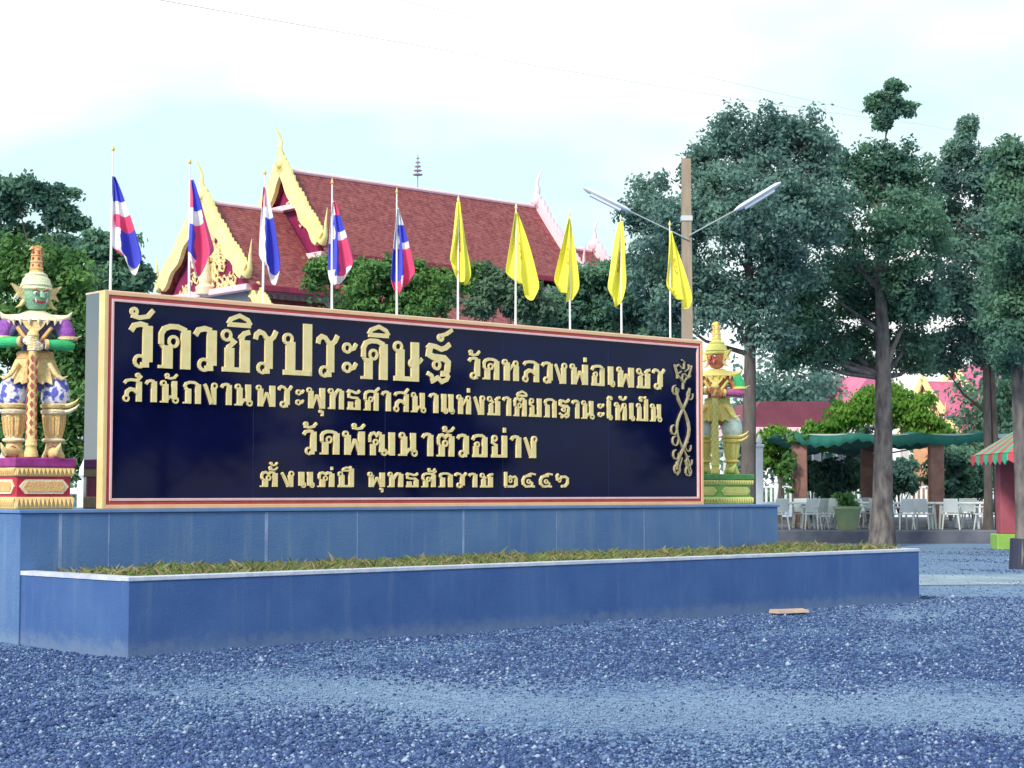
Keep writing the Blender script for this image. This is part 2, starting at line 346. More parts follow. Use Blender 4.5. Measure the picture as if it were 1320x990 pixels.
# terrace under the pergola
ter = MB(); ter.bev((8.2, 54.4, -.05), (40, 84, .40), .03)
tag(ter.build('terrace', mat('terrace_slab', (.10, .11, .15), (.16, .17, .2), rough=.9, scale=1.5)), kind='structure')

# ------------------------------------------------------------------ sign frame of reference
A0 = Vector((-3.76, 17.17, 0)); TH = R(41.5)
def L2W(u, v, z=0): return Vector((A0.x + u * math.cos(TH) - v * math.sin(TH), A0.y + u * math.sin(TH) + v * math.cos(TH), z))
# planter
pl = empty('planter', A0, TH, label='long low blue planter box with pale coping in front of the sign', cat='planter')
PL = 13.05
def skew(z0, z1, o, w):
    q = [(-o, .13), (w, .13), (w - .17, 1.985), (-o - .17, 1.985)]
    return [(x, y, z) for z in (z0, z1) for x, y in q], [(3, 2, 1, 0), (4, 5, 6, 7)] + [(i, (i + 1) % 4, (i + 1) % 4 + 4, i + 4) for i in range(4)]
b = MB(); b.bev((-.006, 0, -.05), (PL, .13, .72), .008); b.add(*skew(-.05, .72, 0, .13)); b.bev((PL - .13, .13, -.05), (PL, 1.985, .72), .008)
b.build('wall', BLUE, pl)
b = MB(); b.bev((-.015, -.01, .72), (PL + .01, .15, .765), .006); b.xf(Matrix.Identity(4)); b.add(*skew(.72, .764, .012, .15)); b.bev((PL - .15, .15, .72), (PL + .01, 1.985, .765), .006)
b.build('coping', COPING, pl)
b = MB(); b.box((.12, .14, .0), (PL - .14, 1.98, .70)); b.build('soil', SOIL, pl)
# dry grass in the planter
def grass():
    n = 24000; u = rs.uniform(.17, 12.85, n); v = rs.uniform(.17, 1.96, n) ** 1.0
    cl = np.sin(u * 2.1 + 1) * np.sin(v * 5 + u) + np.sin(u * 5.3) * .6 + rs.normal(0, .5, n)
    keep = (cl > -.55) & ((u > .55) | (rs.rand(n) < .15)); u, v, cl = u[keep], v[keep], cl[keep]; n = len(u)
    h = rs.uniform(.03, .105, n) * (1 + .25 * np.clip(cl, -1, 1.5)) * np.where(u > 11.2, 1.25, 1) + rs.exponential(.012, n)
    a = rs.uniform(0, 6.28, n); w = rs.uniform(.003, .0065, n); lean = rs.normal(0, .06, (n, 2))
    dx, dy = np.cos(a) * w, np.sin(a) * w
    V = np.stack([np.stack([u - dx, v - dy, np.full(n, .69)], 1), np.stack([u + dx, v + dy, np.full(n, .69)], 1),
                  np.stack([u + dx * .6 + lean[:, 0] * .5, v + dy * .6 + lean[:, 1] * .5, .69 + h * .65], 1),
                  np.stack([np.clip(u + lean[:, 0] * 1.4, .0, 13.3), np.clip(v + lean[:, 1] * 1.4, -.03, 1.96), .69 + h], 1)], 1).reshape(-1, 3)
    F = np.arange(n * 4).reshape(-1, 4)
    mi = rs.choice(4, n, p=[.34, .30, .14, .22])
    ms = [mat('grass_straw', (.24, .22, .11), rough=.9), mat('grass_olive', (.13, .17, .055), rough=.9), mat('grass_brown', (.17, .13, .07), rough=.9), mat('grass_green', (.09, .17, .04), rough=.9)]
    o = np_mesh('grass', V, F, ms, mi=mi); o.location = A0; o.rotation_euler.z = TH
    tag(o, 'dry yellow green grass growing in the blue planter', 'grass', kind='stuff')
grass()
# plinth
U0, U1, PZ = -.19, 12.24, 1.41
pt = empty('plinth', L2W(0, 2.0), TH, label='long blue grey tiled platform carrying the sign and both guardians', cat='platform')
b = MB(); b.bev((U0, 0, -.05), (U1, 2.0, PZ - .04), .008); b.build('body', BLUE_TILE, pt)
b = MB(); b.bev((U0 - .02, -.02, PZ - .04), (U1 + .02, 2.02, PZ), .006); b.build('top_slab', mat('plinth_top', (.10, .20, .42), (.14, .25, .46), rough=.5, scale=2), pt)
b = MB()
for k, (u, w) in enumerate([(.28, .018), (.86, .008), (2.92, .022), (4.25, .007), (5.95, .016), (7.6, .006), (9.3, .007), (10.9, .006)]):
    b = MB(); b.box((u - w, -.0025, .0), (u + w, .004, PZ - .045)); b.build('tile_joint', JOINT, pt)

# ------------------------------------------------------------------ sign board
SB = (.78, 10.57); BZ0, BZ1 = 1.412, 3.83; BV = 2.02; BT = .48
sg = empty('sign_board', L2W(0, BV), TH, label='large black temple name board with raised gold Thai lettering in a red framed border', cat='sign')
b = MB(); b.box((SB[0] + .025, .05, BZ0), (SB[1] - .025, BT, BZ1 - .012)); b.build('slab', BLACKG, sg)
b = MB(); b.box((SB[0] + .115, .02, BZ0 + .115), (SB[1] - .105, .049, BZ1 - .115)); b.build('face_panel', NAVY, sg)
b = MB()
for u in (2.75, 4.7, 6.66, 8.63):
    b = MB(); b.box((u - .002, .0185, BZ0 + .115), (u + .002, .021, BZ1 - .115)); b.build('panel_seam', mat('seam', (.02, .03, .12), rough=.3), sg)
def frame_ring(name, m, i0, i1, y0):
    b = MB(); x0, x1, z0, z1 = SB[0] + i0, SB[1] - i0, BZ0 + i0, BZ1 - i0; w = i1 - i0
    b.bev((x0, y0, z0), (x0 + w, .05, z1), .004); b.bev((x1 - w, y0, z0), (x1, .05, z1), .004)
    b.bev((x0 + w, y0, z0), (x1 - w, .05, z0 + w), .004); b.bev((x0 + w, y0, z1 - w), (x1 - w, .05, z1), .004)
    return b.build(name, m, sg)
frame_ring('outer_trim', TAN, 0, .045, -.012)
frame_ring('middle_trim', REDF, .045, .085, -.002)
frame_ring('inner_trim', PINK, .085, .115, -.010)
b = MB(); b.box((SB[0] - .004, -.013, BZ0 + .004), (SB[0] + .024, .12, BZ1 + .004)); b.build('side_trim', mat('side_gold', (.80, .62, .30), (.72, .52, .22), rough=.4, scale=4), sg)
b = MB(); b.bev((SB[0] + .02, .02, BZ1 - .012), (SB[1] - .004, BT + .01, BZ1 + .012), .004); b.build('cap_strip', mat('cap_strip', (.70, .56, .46), (.6, .46, .4), rough=.5), sg)

# ------------------------------------------------------------------ Thai lettering drawn stroke by stroke
def arc(cx, cy, rx, ry, a0, a1, n=7):
    return [(cx + rx * math.cos(R(a0 + (a1 - a0) * i / n)), cy + ry * math.sin(R(a0 + (a1 - a0) * i / n))) for i in range(n + 1)]
T_, n_ = .235, .095
def V(x, y0, y1, w=T_): return ('L', [(x, y0), (x, y1)], w, 'x')
def Ln(p, w=n_): return ('L', p, w, 'n')
def O(x, y, r=.12, t=.07): return ('O', x, y, r * 1.10, min(t, .072))
def foot(x, w=T_ + .1): return ('L', [(x - w / 2 - .03, .035), (x + w / 2 - .05, .035)], .07, 'n')
AR = lambda x0, x1, y=.95, d=.72: [(x0, d - .17), (x0, d + .06), (x0 + .07, y - .05), (x0 + .22, y + .01), (x1 - .22, y + .01), (x1, y - .07)]
HAT = [(.02, .80), (.05, .92), (.15, .985), (.27, .95), (.37, .845), (.50, .815), (.60, .89), (.68, 1.03)]
G = {
 'ว': (.56, [Ln([(.02, .80), (.10, .93), (.25, .97), (.42, .93)], .12), V(.43, .12, .94), O(.24, .13, .145, .10), Ln([(.26, .05), (.46, .06)], .12)]),
 'ด': (.86, [Ln(AR(.09, .72), .12), V(.71, 0, .90), V(.25, .0, .52, .24), foot(.22), O(.40, .62, .135), Ln([(.09, .56), (.2, .42)], .10)]),
 'ต': (.86, [Ln([(.09, .56), (.09, .80), (.16, .93), (.27, .96), (.40, .84), (.52, .96), (.70, .92)], .12), V(.71, 0, .90), V(.25, 0, .5, .24), foot(.22), O(.40, .58, .13), Ln([(.09, .56), (.2, .42)], .10)]),
 'ศ': (.88, [Ln(AR(.09, .70), .12), V(.70, 0, .90), V(.25, 0, .50, .24), foot(.22), O(.40, .56, .13), Ln([(.09, .56), (.2, .42)], .10), Ln([(.62, .90), (.74, 1.02), (.88, 1.14)], .11)]),
 'ช': (.84, [O(.16, .85, .135), Ln([(.24, .78), (.36, .70), (.22, .58), (.2, .5)], .11), V(.24, 0, .56, .24), Ln([(.05, .055), (.75, .055)], .11), V(.66, 0, .76, .26), Ln([(.60, .70), (.56, .82), (.66, .92), (.80, .96)], .12), Ln([(.5, .84), (.64, .78)], .09)]),
 'ร': (.70, [Ln(HAT, .12), V(.44, .12, .79), O(.24, .13, .145, .10), Ln([(.26, .05), (.46, .06)], .12)]),
 'ป': (.90, [O(.17, .86, .135), V(.24, 0, .80, .24), Ln([(.05, .06), (.78, .06)], .12), V(.72, 0, 1.26)]),
 'บ': (.88, [O(.17, .86, .135), V(.24, 0, .80, .24), Ln([(.05, .06), (.78, .06)], .12), V(.71, 0, 1.0)]),
 'ษ': (.94, [O(.17, .86, .135), V(.24, 0, .80, .24), Ln([(.05, .06), (.76, .06)], .12), V(.70, 0, 1.0), O(.62, .46, .11), Ln([(.68, .40), (.84, .50), (.93, .60)], .10)]),
 'ฐ': (.76, [Ln([(.05, .86), (.14, .95), (.30, .93), (.46, .87), (.60, .92), (.72, 1.02)], .12), Ln([(.13, .90), (.10, .72), (.22, .66), (.55, .64), (.66, .54), (.64, .30)], .16), O(.33, .46, .12), Ln([(.64, .42), (.62, .25), (.45, .24)], .14), Ln([(.06, .24), (.18, .17), (.22, .05), (.36, .13), (.47, .03), (.62, .10), (.68, .22)], .105)]),
 'ห': (.92, [O(.14, .86, .13), V(.24, 0, .86, .25), Ln([(.30, .42), (.48, .66), (.58, .76)], .11), O(.70, .83, .13), V(.72, 0, .72, .25)]),
 'ล': (.88, [Ln([(.07, .80), (.16, .93), (.34, .97), (.56, .96), (.73, .88)], .12), V(.73, 0, .90), O(.15, .13, .14, .10), Ln([(.16, .2), (.19, .44), (.34, .55), (.50, .52), (.66, .38)], .16)]),
 'ส': (.88, [Ln([(.07, .80), (.16, .93), (.34, .97), (.56, .96), (.73, .88)], .12), V(.73, 0, .90), O(.15, .13, .14, .10), Ln([(.16, .2), (.19, .44), (.34, .55), (.50, .52), (.66, .38)], .16), Ln([(.58, .88), (.72, 1.02), (.84, 1.16)], .11)]),
 'ง': (.70, [Ln([(.04, .92), (.10, .80), (.36, .06)], .13), Ln([(.30, .05), (.56, .05)], .1), V(.48, .0, .78), O(.52, .86, .135)]),
 'พ': (1.0, [O(.13, .87, .125), V(.22, .0, .84, .24), Ln([(.28, .08), (.52, .66)], .12), Ln([(.52, .66), (.74, .08)], .12), V(.82, 0, 1.0, .26)]),
 'อ': (.82, [Ln([(.06, .76), (.14, .92), (.30, .97), (.50, .97), (.65, .88)], .12), V(.65, 0, .90), Ln([(.07, .06), (.72, .06)], .12), V(.22, 0, .48, .23), O(.27, .56, .12)]),
 'เ': (.40, [V(.18, .08, 1.0, .25), O(.27, .13, .14, .10)]),
 'แ': (.84, [V(.18, .08, 1.0, .25), O(.27, .13, .14, .10), V(.60, .08, 1.0, .25), O(.69, .13, .14, .10)]),
 'น': (.94, [O(.15, .87, .13), V(.24, 0, .84, .24), foot(.2), Ln([(.30, .07), (.44, .28), (.58, .26)], .11), O(.72, .13, .14, .10), V(.66, .16, 1.0)]),
 'ก': (.86, [Ln([(.06, .80), (.16, .70), (.12, .62)], .10), Ln([(.07, .78), (.15, .92), (.32, .98), (.52, .97), (.70, .88)], .12), V(.25, 0, .68, .24), foot(.22), V(.71, 0, .90)]),
 'ท': (.88, [O(.14, .87, .13), V(.24, 0, .84, .24), foot(.2), Ln([(.32, .55), (.44, .82), (.56, .95), (.72, .92)], .12), V(.73, 0, .92)]),
 'ธ': (.80, [Ln([(.05, .82), (.14, .94), (.32, .90), (.48, .84), (.62, .86), (.72, .96)], .12), Ln([(.13, .86), (.12, .64), (.30, .60), (.56, .60), (.66, .5)], .11), V(.22, 0, .40, .24), V(.62, 0, .52, .25), Ln([(.05, .06), (.72, .06)], .11)]),
 'ย': (.88, [O(.19, .86, .13), Ln([(.12, .80), (.10, .66), (.24, .56), (.34, .54)], .11), V(.22, 0, .50, .24), Ln([(.05, .06), (.78, .06)], .12), V(.70, 0, 1.0)]),
 'ฒ': (1.24, [Ln([(.07, .56), (.07, .80), (.14, .93), (.25, .96), (.36, .84), (.47, .96), (.58, .92)], .11), V(.21, 0, .48, .22), O(.32, .56, .12), V(.60, .14, .9, .22), O(.70, .13, .13, .09), Ln([(.74, .24), (.86, .10), (1.0, .07)], .10), V(1.05, 0, 1.0, .25)]),
 'ะ': (.52, [O(.20, .74, .125), Ln([(.28, .70), (.40, .74), (.47, .86)], .09), O(.20, .26, .125), Ln([(.28, .22), (.40, .26), (.47, .38)], .09)]),
 'า': (.56, [Ln([(.03, .80), (.11, .93), (.25, .97), (.40, .93)], .12), V(.40, 0, .94)]),
 'ใ': (.46, [V(.20, .08, 1.06, .24), O(.29, .13, .14, .10), Ln([(.20, 1.0), (.12, 1.16), (.2, 1.28), (.34, 1.28)], .11), O(.33, 1.2, .09, .07)]),
 '๒': (.92, [V(.13, .08, 1.2, .13), Ln([(.10, .07), (.62, .07), (.74, .16)], .13), V(.76, .12, .72, .17), Ln([(.80, .66), (.70, .84), (.52, .76), (.42, .86), (.30, .74)], .11), O(.40, .52, .13)]),
 '๕': (.92, [Ln([(.24, .10), (.12, .26), (.10, .56), (.20, .82), (.40, .92), (.60, .92)], .14), O(.44, .46, .13), Ln([(.55, .44), (.66, .3), (.60, .1), (.24, .06)], .13), Ln([(.56, .9), (.50, 1.02), (.62, 1.08), (.86, 1.02)], .11), Ln([(.6, .1), (.8, .06)], .13)]),
 '๖': (.86, [O(.22, .56, .12), Ln([(.10, .56), (.06, .92), (.16, 1.06)], .12), Ln([(.24, .66), (.36, .84), (.58, .86), (.74, .70), (.74, .34), (.60, .12), (.36, .10)], .15)]),
 ' ': (.55, []),
}
# marks: drawn relative to the right-hand stem of the letter below (x = 0), y above the letter height
MK = {
 'ั': [('O', -.40, 1.24, .105, .075), Ln([(-.46, 1.15), (-.28, 1.11), (-.06, 1.15), (.07, 1.30)], .10)],
 'ิ': [Ln([(-.52, 1.11), (.10, 1.11)], .11), Ln([(-.52, 1.12), (-.44, 1.24), (-.21, 1.33), (.02, 1.24), (.10, 1.12)], .10)],
 'ี': [Ln([(-.52, 1.11), (.10, 1.11)], .11), Ln([(-.52, 1.12), (-.44, 1.24), (-.21, 1.33), (.02, 1.24), (.06, 1.14)], .10), Ln([(.06, 1.08), (.06, 1.42)], .12)],
 '์': [('O', -.26, 1.17, .10, .075), Ln([(-.20, 1.24), (-.08, 1.28), (.08, 1.40)], .09)],
 '่': [Ln([(-.06, 1.14), (-.06, 1.36)], .13)],
 '้': [('O', -.36, 1.28, .085, .065), Ln([(-.36, 1.20), (-.22, 1.14), (-.04, 1.20), (.06, 1.34)], .09)],
 '้2': [('O', -.36, 1.54, .085, .065), Ln([(-.36, 1.46), (-.22, 1.40), (-.04, 1.46), (.06, 1.60)], .09)],
 '็': [('O', -.30, 1.18, .085, .065), Ln([(-.40, 1.22), (-.34, 1.36), (-.16, 1.34), (-.02, 1.28), (.04, 1.40)], .08)],
 'ุ': [('O', -.10, -.14, .085, .065), Ln([(-.0, -.10), (-.0, -.36)], .11)],
 'ํ': [('O', -.12, 1.18, .11, .08)],
}
STEM = {'ว': .43, 'ด': .71, 'ต': .71, 'ศ': .70, 'ช': .66, 'ร': .43, 'ป': .72, 'ษ': .70, 'ฐ': .64, 'ห': .72, 'ส': .73, 'ง': .48, 'พ': .82, 'น': .66, 'ก': .71, 'ย': .70, 'แ': .6, 'ท': .73}
def stroke_geo(mb, pts, w, sx, h, ox, oz, y0, y1, vert=False):
    """polyline of width w in letter units; sx horizontal, h vertical metres per unit"""
    P = [Vector((ox + x * sx, oz + y * h)) for x, y in pts]
    ww = w * (sx if vert else (sx + h) * .5)
    n = len(P); L = []; Rr = []
    for i in range(n):
        d0 = (P[i] - P[i - 1]).normalized() if i else None
        d1 = (P[i + 1] - P[i]).normalized() if i < n - 1 else None
        d = ((d0 or d1) + (d1 or d0)).normalized(); nn = Vector((-d.y, d.x))
        k = 1.0
        if d0 and d1: k = min(1.6, 1 / max(.3, nn.dot(Vector((-d1.y, d1.x)))))
        L.append(P[i] + nn * ww * .5 * k); Rr.append(P[i] - nn * ww * .5 * k)
    for i in range(n - 1):
        q = [L[i], L[i + 1], Rr[i + 1], Rr[i]]
        mb.prism([(p.x, p.y) for p in q], y0, y1)
CNT = [0]
def draw_items(mb, items, sx, h, ox, oz):
    for it in items:
        CNT[0] += 1; y0 = -.004 - .0008 * (CNT[0] % 11)
        if it[0] == 'L': stroke_geo(mb, it[1], it[2], sx, h, ox, oz, y0, .0195, it[3] == 'x')
        else:
            _, x, y, r, t = it; k = 14; m_ = (sx + h) * .5
            ro = r * m_; ri = (r - t) * m_
            for i in range(k):
                a, c = 2 * math.pi * i / k, 2 * math.pi * (i + 1) / k
                X, Z = ox + x * sx, oz + y * h
                mb.prism([(X + ro * math.cos(a), Z + ro * math.sin(a)), (X + ro * math.cos(c), Z + ro * math.sin(c)), (X + ri * math.cos(c), Z + ri * math.sin(c)), (X + ri * math.cos(a), Z + ri * math.sin(a))], y0, .0195)
GOLDS = [GOLD]
def text_line(word, u0, u1, z, h, name, gap=.13, starts=None):
    """word is a list of clusters: base letter followed by its marks"""
    cl = []
    for ch in word:
        if ch in MK: cl[-1].append(ch)
        else: cl.append([ch])
    tot = sum(G[c[0]][0] + gap for c in cl) - gap
    sx = (u1 - u0) / tot; x = u0
    for i, c in enumerate(cl):
        if not G[c[0]][1]: x += (G[c[0]][0] + gap) * sx; continue
        s2 = sx
        if starts: x = starts[i][0]; s2 = (starts[i][1] - starts[i][0]) / G[c[0]][0]
        mb = MB(); draw_items(mb, G[c[0]][1], s2, h, x, z)
        st = STEM.get(c[0], .5)
        for j, m in enumerate(c[1:]):
            key = m
            if m == '้' and 'ั' in c: key = '้2'
            dz = 0
            if c[0] == 'ป' and m in 'ี็': dz = 0
            mk = MK[key]
            if m in 'ุ': ox = x + st * s2
            else: ox = x + (st + .06) * s2
            if c[0] == 'ป' and m != 'ุ': ox -= .14 * s2
            draw_items(mb, mk, min(s2, h * 1.15), h, ox, z)
        mb.build(name, GOLD, sg)
        x += (G[c[0]][0] + gap) * sx
text_line('วัดวชิรประดิษฐ์', 1.1, 5.76, 3.0, .50, 'headline_letter', starts=[(1.10, 1.39), (1.45, 1.89), (1.93, 2.23), (2.28, 2.70), (2.75, 3.06), (3.13, 3.60), (3.65, 3.96), (3.99, 4.26), (4.30, 4.73), (4.80, 5.28), (5.33, 5.76)])
text_line('วัดหลวงพ่อเพชร', 6.05, 9.76, 3.08, .28, 'headline_letter')
text_line('สํานักงานพระพุทธศาสนาแห่งชาติยกฐานะให้เป็น', 1.02, 9.72, 2.61, .25, 'subtitle_letter')
text_line('วัดพัฒนาตัวอย่าง', 3.45, 7.27, 2.055, .29, 'subtitle_letter')
text_line('ตั้งแต่ปี', 2.84, 4.22, 1.66, .18, 'date_letter')
text_line('พุทธศักราช', 4.42, 6.48, 1.66, .18, 'date_letter')
text_line('๒๕๕๖', 6.66, 7.86, 1.66, .17, 'date_letter', gap=.16)
# gilt vine ornament at the right of the board
orn = MB(); GO = mat('ornament_gilt', (.34, .30, .17), (.44, .39, .24), rough=.4)
def rib(pts, w, y0=-.012):
    stroke_geo(orn, pts, w * .72, 1, 1, 0, 0, y0, .0195)
cx = 10.15
for a in range(0, 360, 60): rib([(cx + .04 * math.cos(R(a)), 3.36 + .04 * math.sin(R(a))), (cx + .13 * math.cos(R(a + 18)), 3.36 + .14 * math.sin(R(a + 18))), (cx + .16 * math.cos(R(a + 40)), 3.36 + .17 * math.sin(R(a + 40)))], .022, -.012 - a * .00003)
rib([(cx - .18, 3.45), (cx - .12, 3.30), (cx, 3.20), (cx + .12, 3.30), (cx + .18, 3.45)], .026, -.018)
rib([(cx, 3.22), (cx, 3.1)], .03, -.013)
zs = [3.12 - i * .10 for i in range(13)]
rib([(cx - .14 * math.cos(i * .52) - .02, z) for i, z in enumerate(zs)], .040, -.020)
rib([(cx + .14 * math.cos(i * .52), z) for i, z in enumerate(zs)], .034, -.014)
for i, (dx, z) in enumerate([(-.16, 3.08), (.15, 3.02), (-.20, 2.50), (-.17, 2.34), (.10, 2.26), (-.16, 2.14), (.12, 2.05), (-.14, 1.93), (.10, 1.90)]):
    rib(arc(cx + dx, z, .06, .07, 90, 380, 8), .020, -.010 - i * .0007)
rib([(cx - .04, 2.1), (cx - .14, 1.84)], .03, -.016); rib([(cx + .02, 2.06), (cx + .14, 1.84)], .025, -.0135)
orn.build('vine_ornament', GO, sg)

# ------------------------------------------------------------------ flags on the board
def yellow_mat():
    m = bpy.data.materials.new('flag_yellow'); m.use_nodes = True; t = m.node_tree; b = t.nodes['Principled BSDF']; b.inputs['Roughness'].default_value = .8
    uv = N_(t, 'ShaderNodeUVMap'); s = N_(t, 'ShaderNodeSeparateXYZ'); t.links.new(uv.outputs[0], s.inputs[0])
    dx = M_('MULTIPLY', M_('SUBTRACT', s.outputs[0], .5, t), 1.5, t); dy = M_('SUBTRACT', s.outputs[1], .52, t)
    rr = M_('SQRT', M_('ADD', M_('MULTIPLY', dx, dx, t), M_('MULTIPLY', dy, dy, t), t), 0, t)
    ring = M_('LESS_THAN', M_('ABSOLUTE', M_('SUBTRACT', rr, .105, t), 0, t), .022, t)
    hub = M_('LESS_THAN', rr, .03, t)
    an = M_('ARCTAN2', dy, dx, t); sp = M_('GREATER_THAN', M_('COSINE', M_('MULTIPLY', an, 8, t), 0, t), .55, t)
    sp = M_('MULTIPLY', sp, M_('LESS_THAN', rr, .12, t), t)
    f = M_('MULTIPLY', M_('MAXIMUM', M_('MAXIMUM', ring, hub, t), sp, t), .75, t)
    mx = N_(t, 'ShaderNodeMix', data_type='RGBA'); mx.inputs[6].default_value = (.90, .84, .09, 1); mx.inputs[7].default_value = (.45, .16, .03, 1)
    t.links.new(f, mx.inputs[0]); t.links.new(mx.outputs[2], b.inputs['Base Color'])
    return m
FYEL = yellow_mat()
def run_a(p, q):
    if p < .27: return 2
    if p < .42: return 1
    if p < .58 and q > .12: return 0
    if q < .62 - .35 * p or p > .93: return 1 if q > .15 or p < .9 else 0
    return 2
def run_b(p, q):
    if q < .36: return 0 if p < .3 else 1 if p < .48 else 2 if p < .84 else 1
    return 2 if p < .34 else 1 if p < .48 and q < .8 else 0
def run_c(p, q):
    if p < .22: return 0 if q < .55 else 1
    if q < .30 + .25 * max(0, p - .7): return 1
    if p > .90: return 1
    return 2 if p > .34 else 1
def run_d(p, q):
    if p < .16: return 0 if q > .5 else 1
    if q < .22 + .12 * (p < .45): return 1 if p < .50 else 2 if p < .82 else 1
    if q < .52: return 2 if p < .9 else 1
    return 2 if p < .36 else 1 if p < .46 else 0 if p < .9 else 1
def run_e(p, q):
    if p < .2: return 1
    if q < .40: return 1 if p < .48 else 2 if p < .86 else 0
    if q < .60: return 2 if p < .84 else 1
    return 2 if p < .42 else 1 if p < .50 else 0
def cloth(name, parent, xl, xr, ztop, drop, bands, seed, low):
    rnd = random.Random(seed); nu, nv = 40, 60
    ph = rnd.uniform(0, 6); vs, uvs = [], []
    for j in range(nv + 1):
        p = j / nv
        wl = xl * min(1, (p + .06) ** .75 * 1.05); wr = xr * min(1, (p + .05) ** .8 * 1.05)
        if p > .8:
            k = (p - .8) / .2; sh = 1 - .45 * k * k
            mid = low * (wl + wr); wl = mid + (wl - mid) * sh; wr = mid + (wr - mid) * sh
        for i in range(nu + 1):
            q = i / nu
            fold = q + .055 * math.sin(q * 9.4 + ph + p * 1.3) * (.3 + p)
            x = wl + (wr - wl) * max(0, min(1, fold))
            amp = (.018 + .055 * p)
            y = amp * math.sin(q * 11 + ph + p * 2.2) + .02 * math.sin(p * 6 + q * 4 + ph)
            # the lower hem falls in an uneven line, lowest at the gathered corner
            hem = drop * (1 - .30 * abs(q - low) ** 1.3 - .03 * math.sin(q * 8 + ph)) - drop
            z = ztop - p * drop - p * p * hem * 1.0 * (1 if p > .0 else 0)
            vs.append((x, y - .012, z)); uvs.append((q, 1 - p))
    F = []; mi = []
    for j in range(nv):
        for i in range(nu):
            F.append((j * (nu + 1) + i, j * (nu + 1) + i + 1, (j + 1) * (nu + 1) + i + 1, (j + 1) * (nu + 1) + i))
            if bands: mi.append(bands((j + .5) / nv, (i + .5) / nu + .03 * math.sin(j * .5)))
    ms = [FRED, FWHT, FBLU] if bands else [FYEL]
    o = np_mesh(name, np.array(vs), np.array(F), ms, parent, np.array(mi) if bands else None)
    uvl = o.data.uv_layers.new(name='UVMap')
    for lp in o.data.loops: uvl.data[lp.index].uv = uvs[lp.vertex_index]
    o.data.polygons.foreach_set('use_smooth', [True] * len(o.data.polygons))
    md = o.modifiers.new('thick', 'SOLIDIFY'); md.thickness = .003
    return o
FL = [  # left, right extent (m), start below pole tip, drop, colour run, low corner
 (.0, .30, .30, 1.08, run_a, .75, 'limp national flag furthest left on the board, next to the green faced guardian'),
 (-.03, .27, .20, 1.10, run_b, .35, 'red, white and blue flag hanging across the gold gable of the temple porch'),
 (-.05, .19, .16, 1.16, run_c, .75, 'narrow national flag hanging in front of the upper temple gable\'s left gold bargeboard'),
 (-.05, .24, .22, 1.08, run_d, .25, 'national flag beside the lower end of the upper golden bargeboard'),
 (-.07, .20, .20, 1.10, run_e, .30, 'last national flag before the yellow ones begin'),
 (-.10, .16, .02, 1.12, None, .75, 'first yellow flag beside the striped national flags'),
 (-.12, .28, .06, 1.16, None, .85, 'wide yellow flag in front of the right part of the red roof'),
 (-.20, .11, .05, 1.16, None, .70, 'yellow flag just right of the roof end against the pale sky'),
 (-.19, .10, .04, 1.20, None, .35, 'yellow flag under the left arm of the street lamp'),
 (-.06, .29, .10, 1.12, None, .80, 'yellow flag furthest right in front of the concrete lamp pole'),
]
ZT = [5.44, 5.42, 5.42, 5.42, 5.42, 5.43, 5.44, 5.46, 5.50, 5.52]
proto = None
for k, (xl, xr, st, dr, bands, low, lab) in enumerate(FL):
    th = bands is not None
    root = empty('flag' if th else 'yellow_flag', L2W(.915 + 1.012 * k, BV + .13, BZ1 + .01), R(14), label=lab, cat='flag', group='national flags on the sign' if th else 'yellow flags on the sign')
    zt = ZT[k] - BZ1 - .01
    m = MB(); lean = random.Random(k).uniform(-.012, .012)
    m.tube([(0, 0, -.012), (lean * .5, 0, zt * .5), (lean, 0, zt)], [.015, .013, .009], 8); m.build('flagpole', POLE, root, smooth=True)
    m = MB(); m.lathe([(.002, -.02), (.014, -.01), (.020, .01), (.014, .03), (.004, .06), (.001, .075)], 8, (lean, 0, zt)); m.build('finial', GOLDP if th else YGOLD, root, smooth=True)
    cloth('flag_cloth', root, xl * 1.2, xr * 1.17, zt - st, dr, bands, 20 + k, low)

# ------------------------------------------------------------------ guardian statues
def mirror(mb):
    m = MB(); m.v = [(-x, y, z) for x, y, z in mb.v]; m.f = [f[::-1] for f in mb.f]; m.mi = list(mb.mi); return m
def skin_body(name, verts, edges, radii, m, parent):
    me = bpy.data.meshes.new(name); me.from_pydata(verts, edges, [])
    o = bpy.data.objects.new(name, me); COL.objects.link(o)
    sk = o.modifiers.new('skin', 'SKIN'); sk.use_smooth_shade = True
    for i, r in enumerate(radii): me.skin_vertices[0].data[i].radius = r if isinstance(r, tuple) else (r, r)
    me.skin_vertices[0].data[0].use_root = True
    o.modifiers.new('sub', 'SUBSURF').levels = 1; o.modifiers[-1].render_levels = 1
    dg = bpy.context.evaluated_depsgraph_get(); nm = bpy.data.meshes.new_from_object(o.evaluated_get(dg))
    o.modifiers.clear(); o.data = nm; nm.name = name; nm.materials.clear(); nm.materials.append(m); o.parent = parent
    nm.polygons.foreach_set('use_smooth', [True] * len(nm.polygons))
    return o
def spin(c, r, n, fn):
    for k in range(n):
        a = 2 * math.pi * k / n; fn(a, Vector((c[0] + r * math.cos(a), c[1] + r * math.sin(a), c[2])))
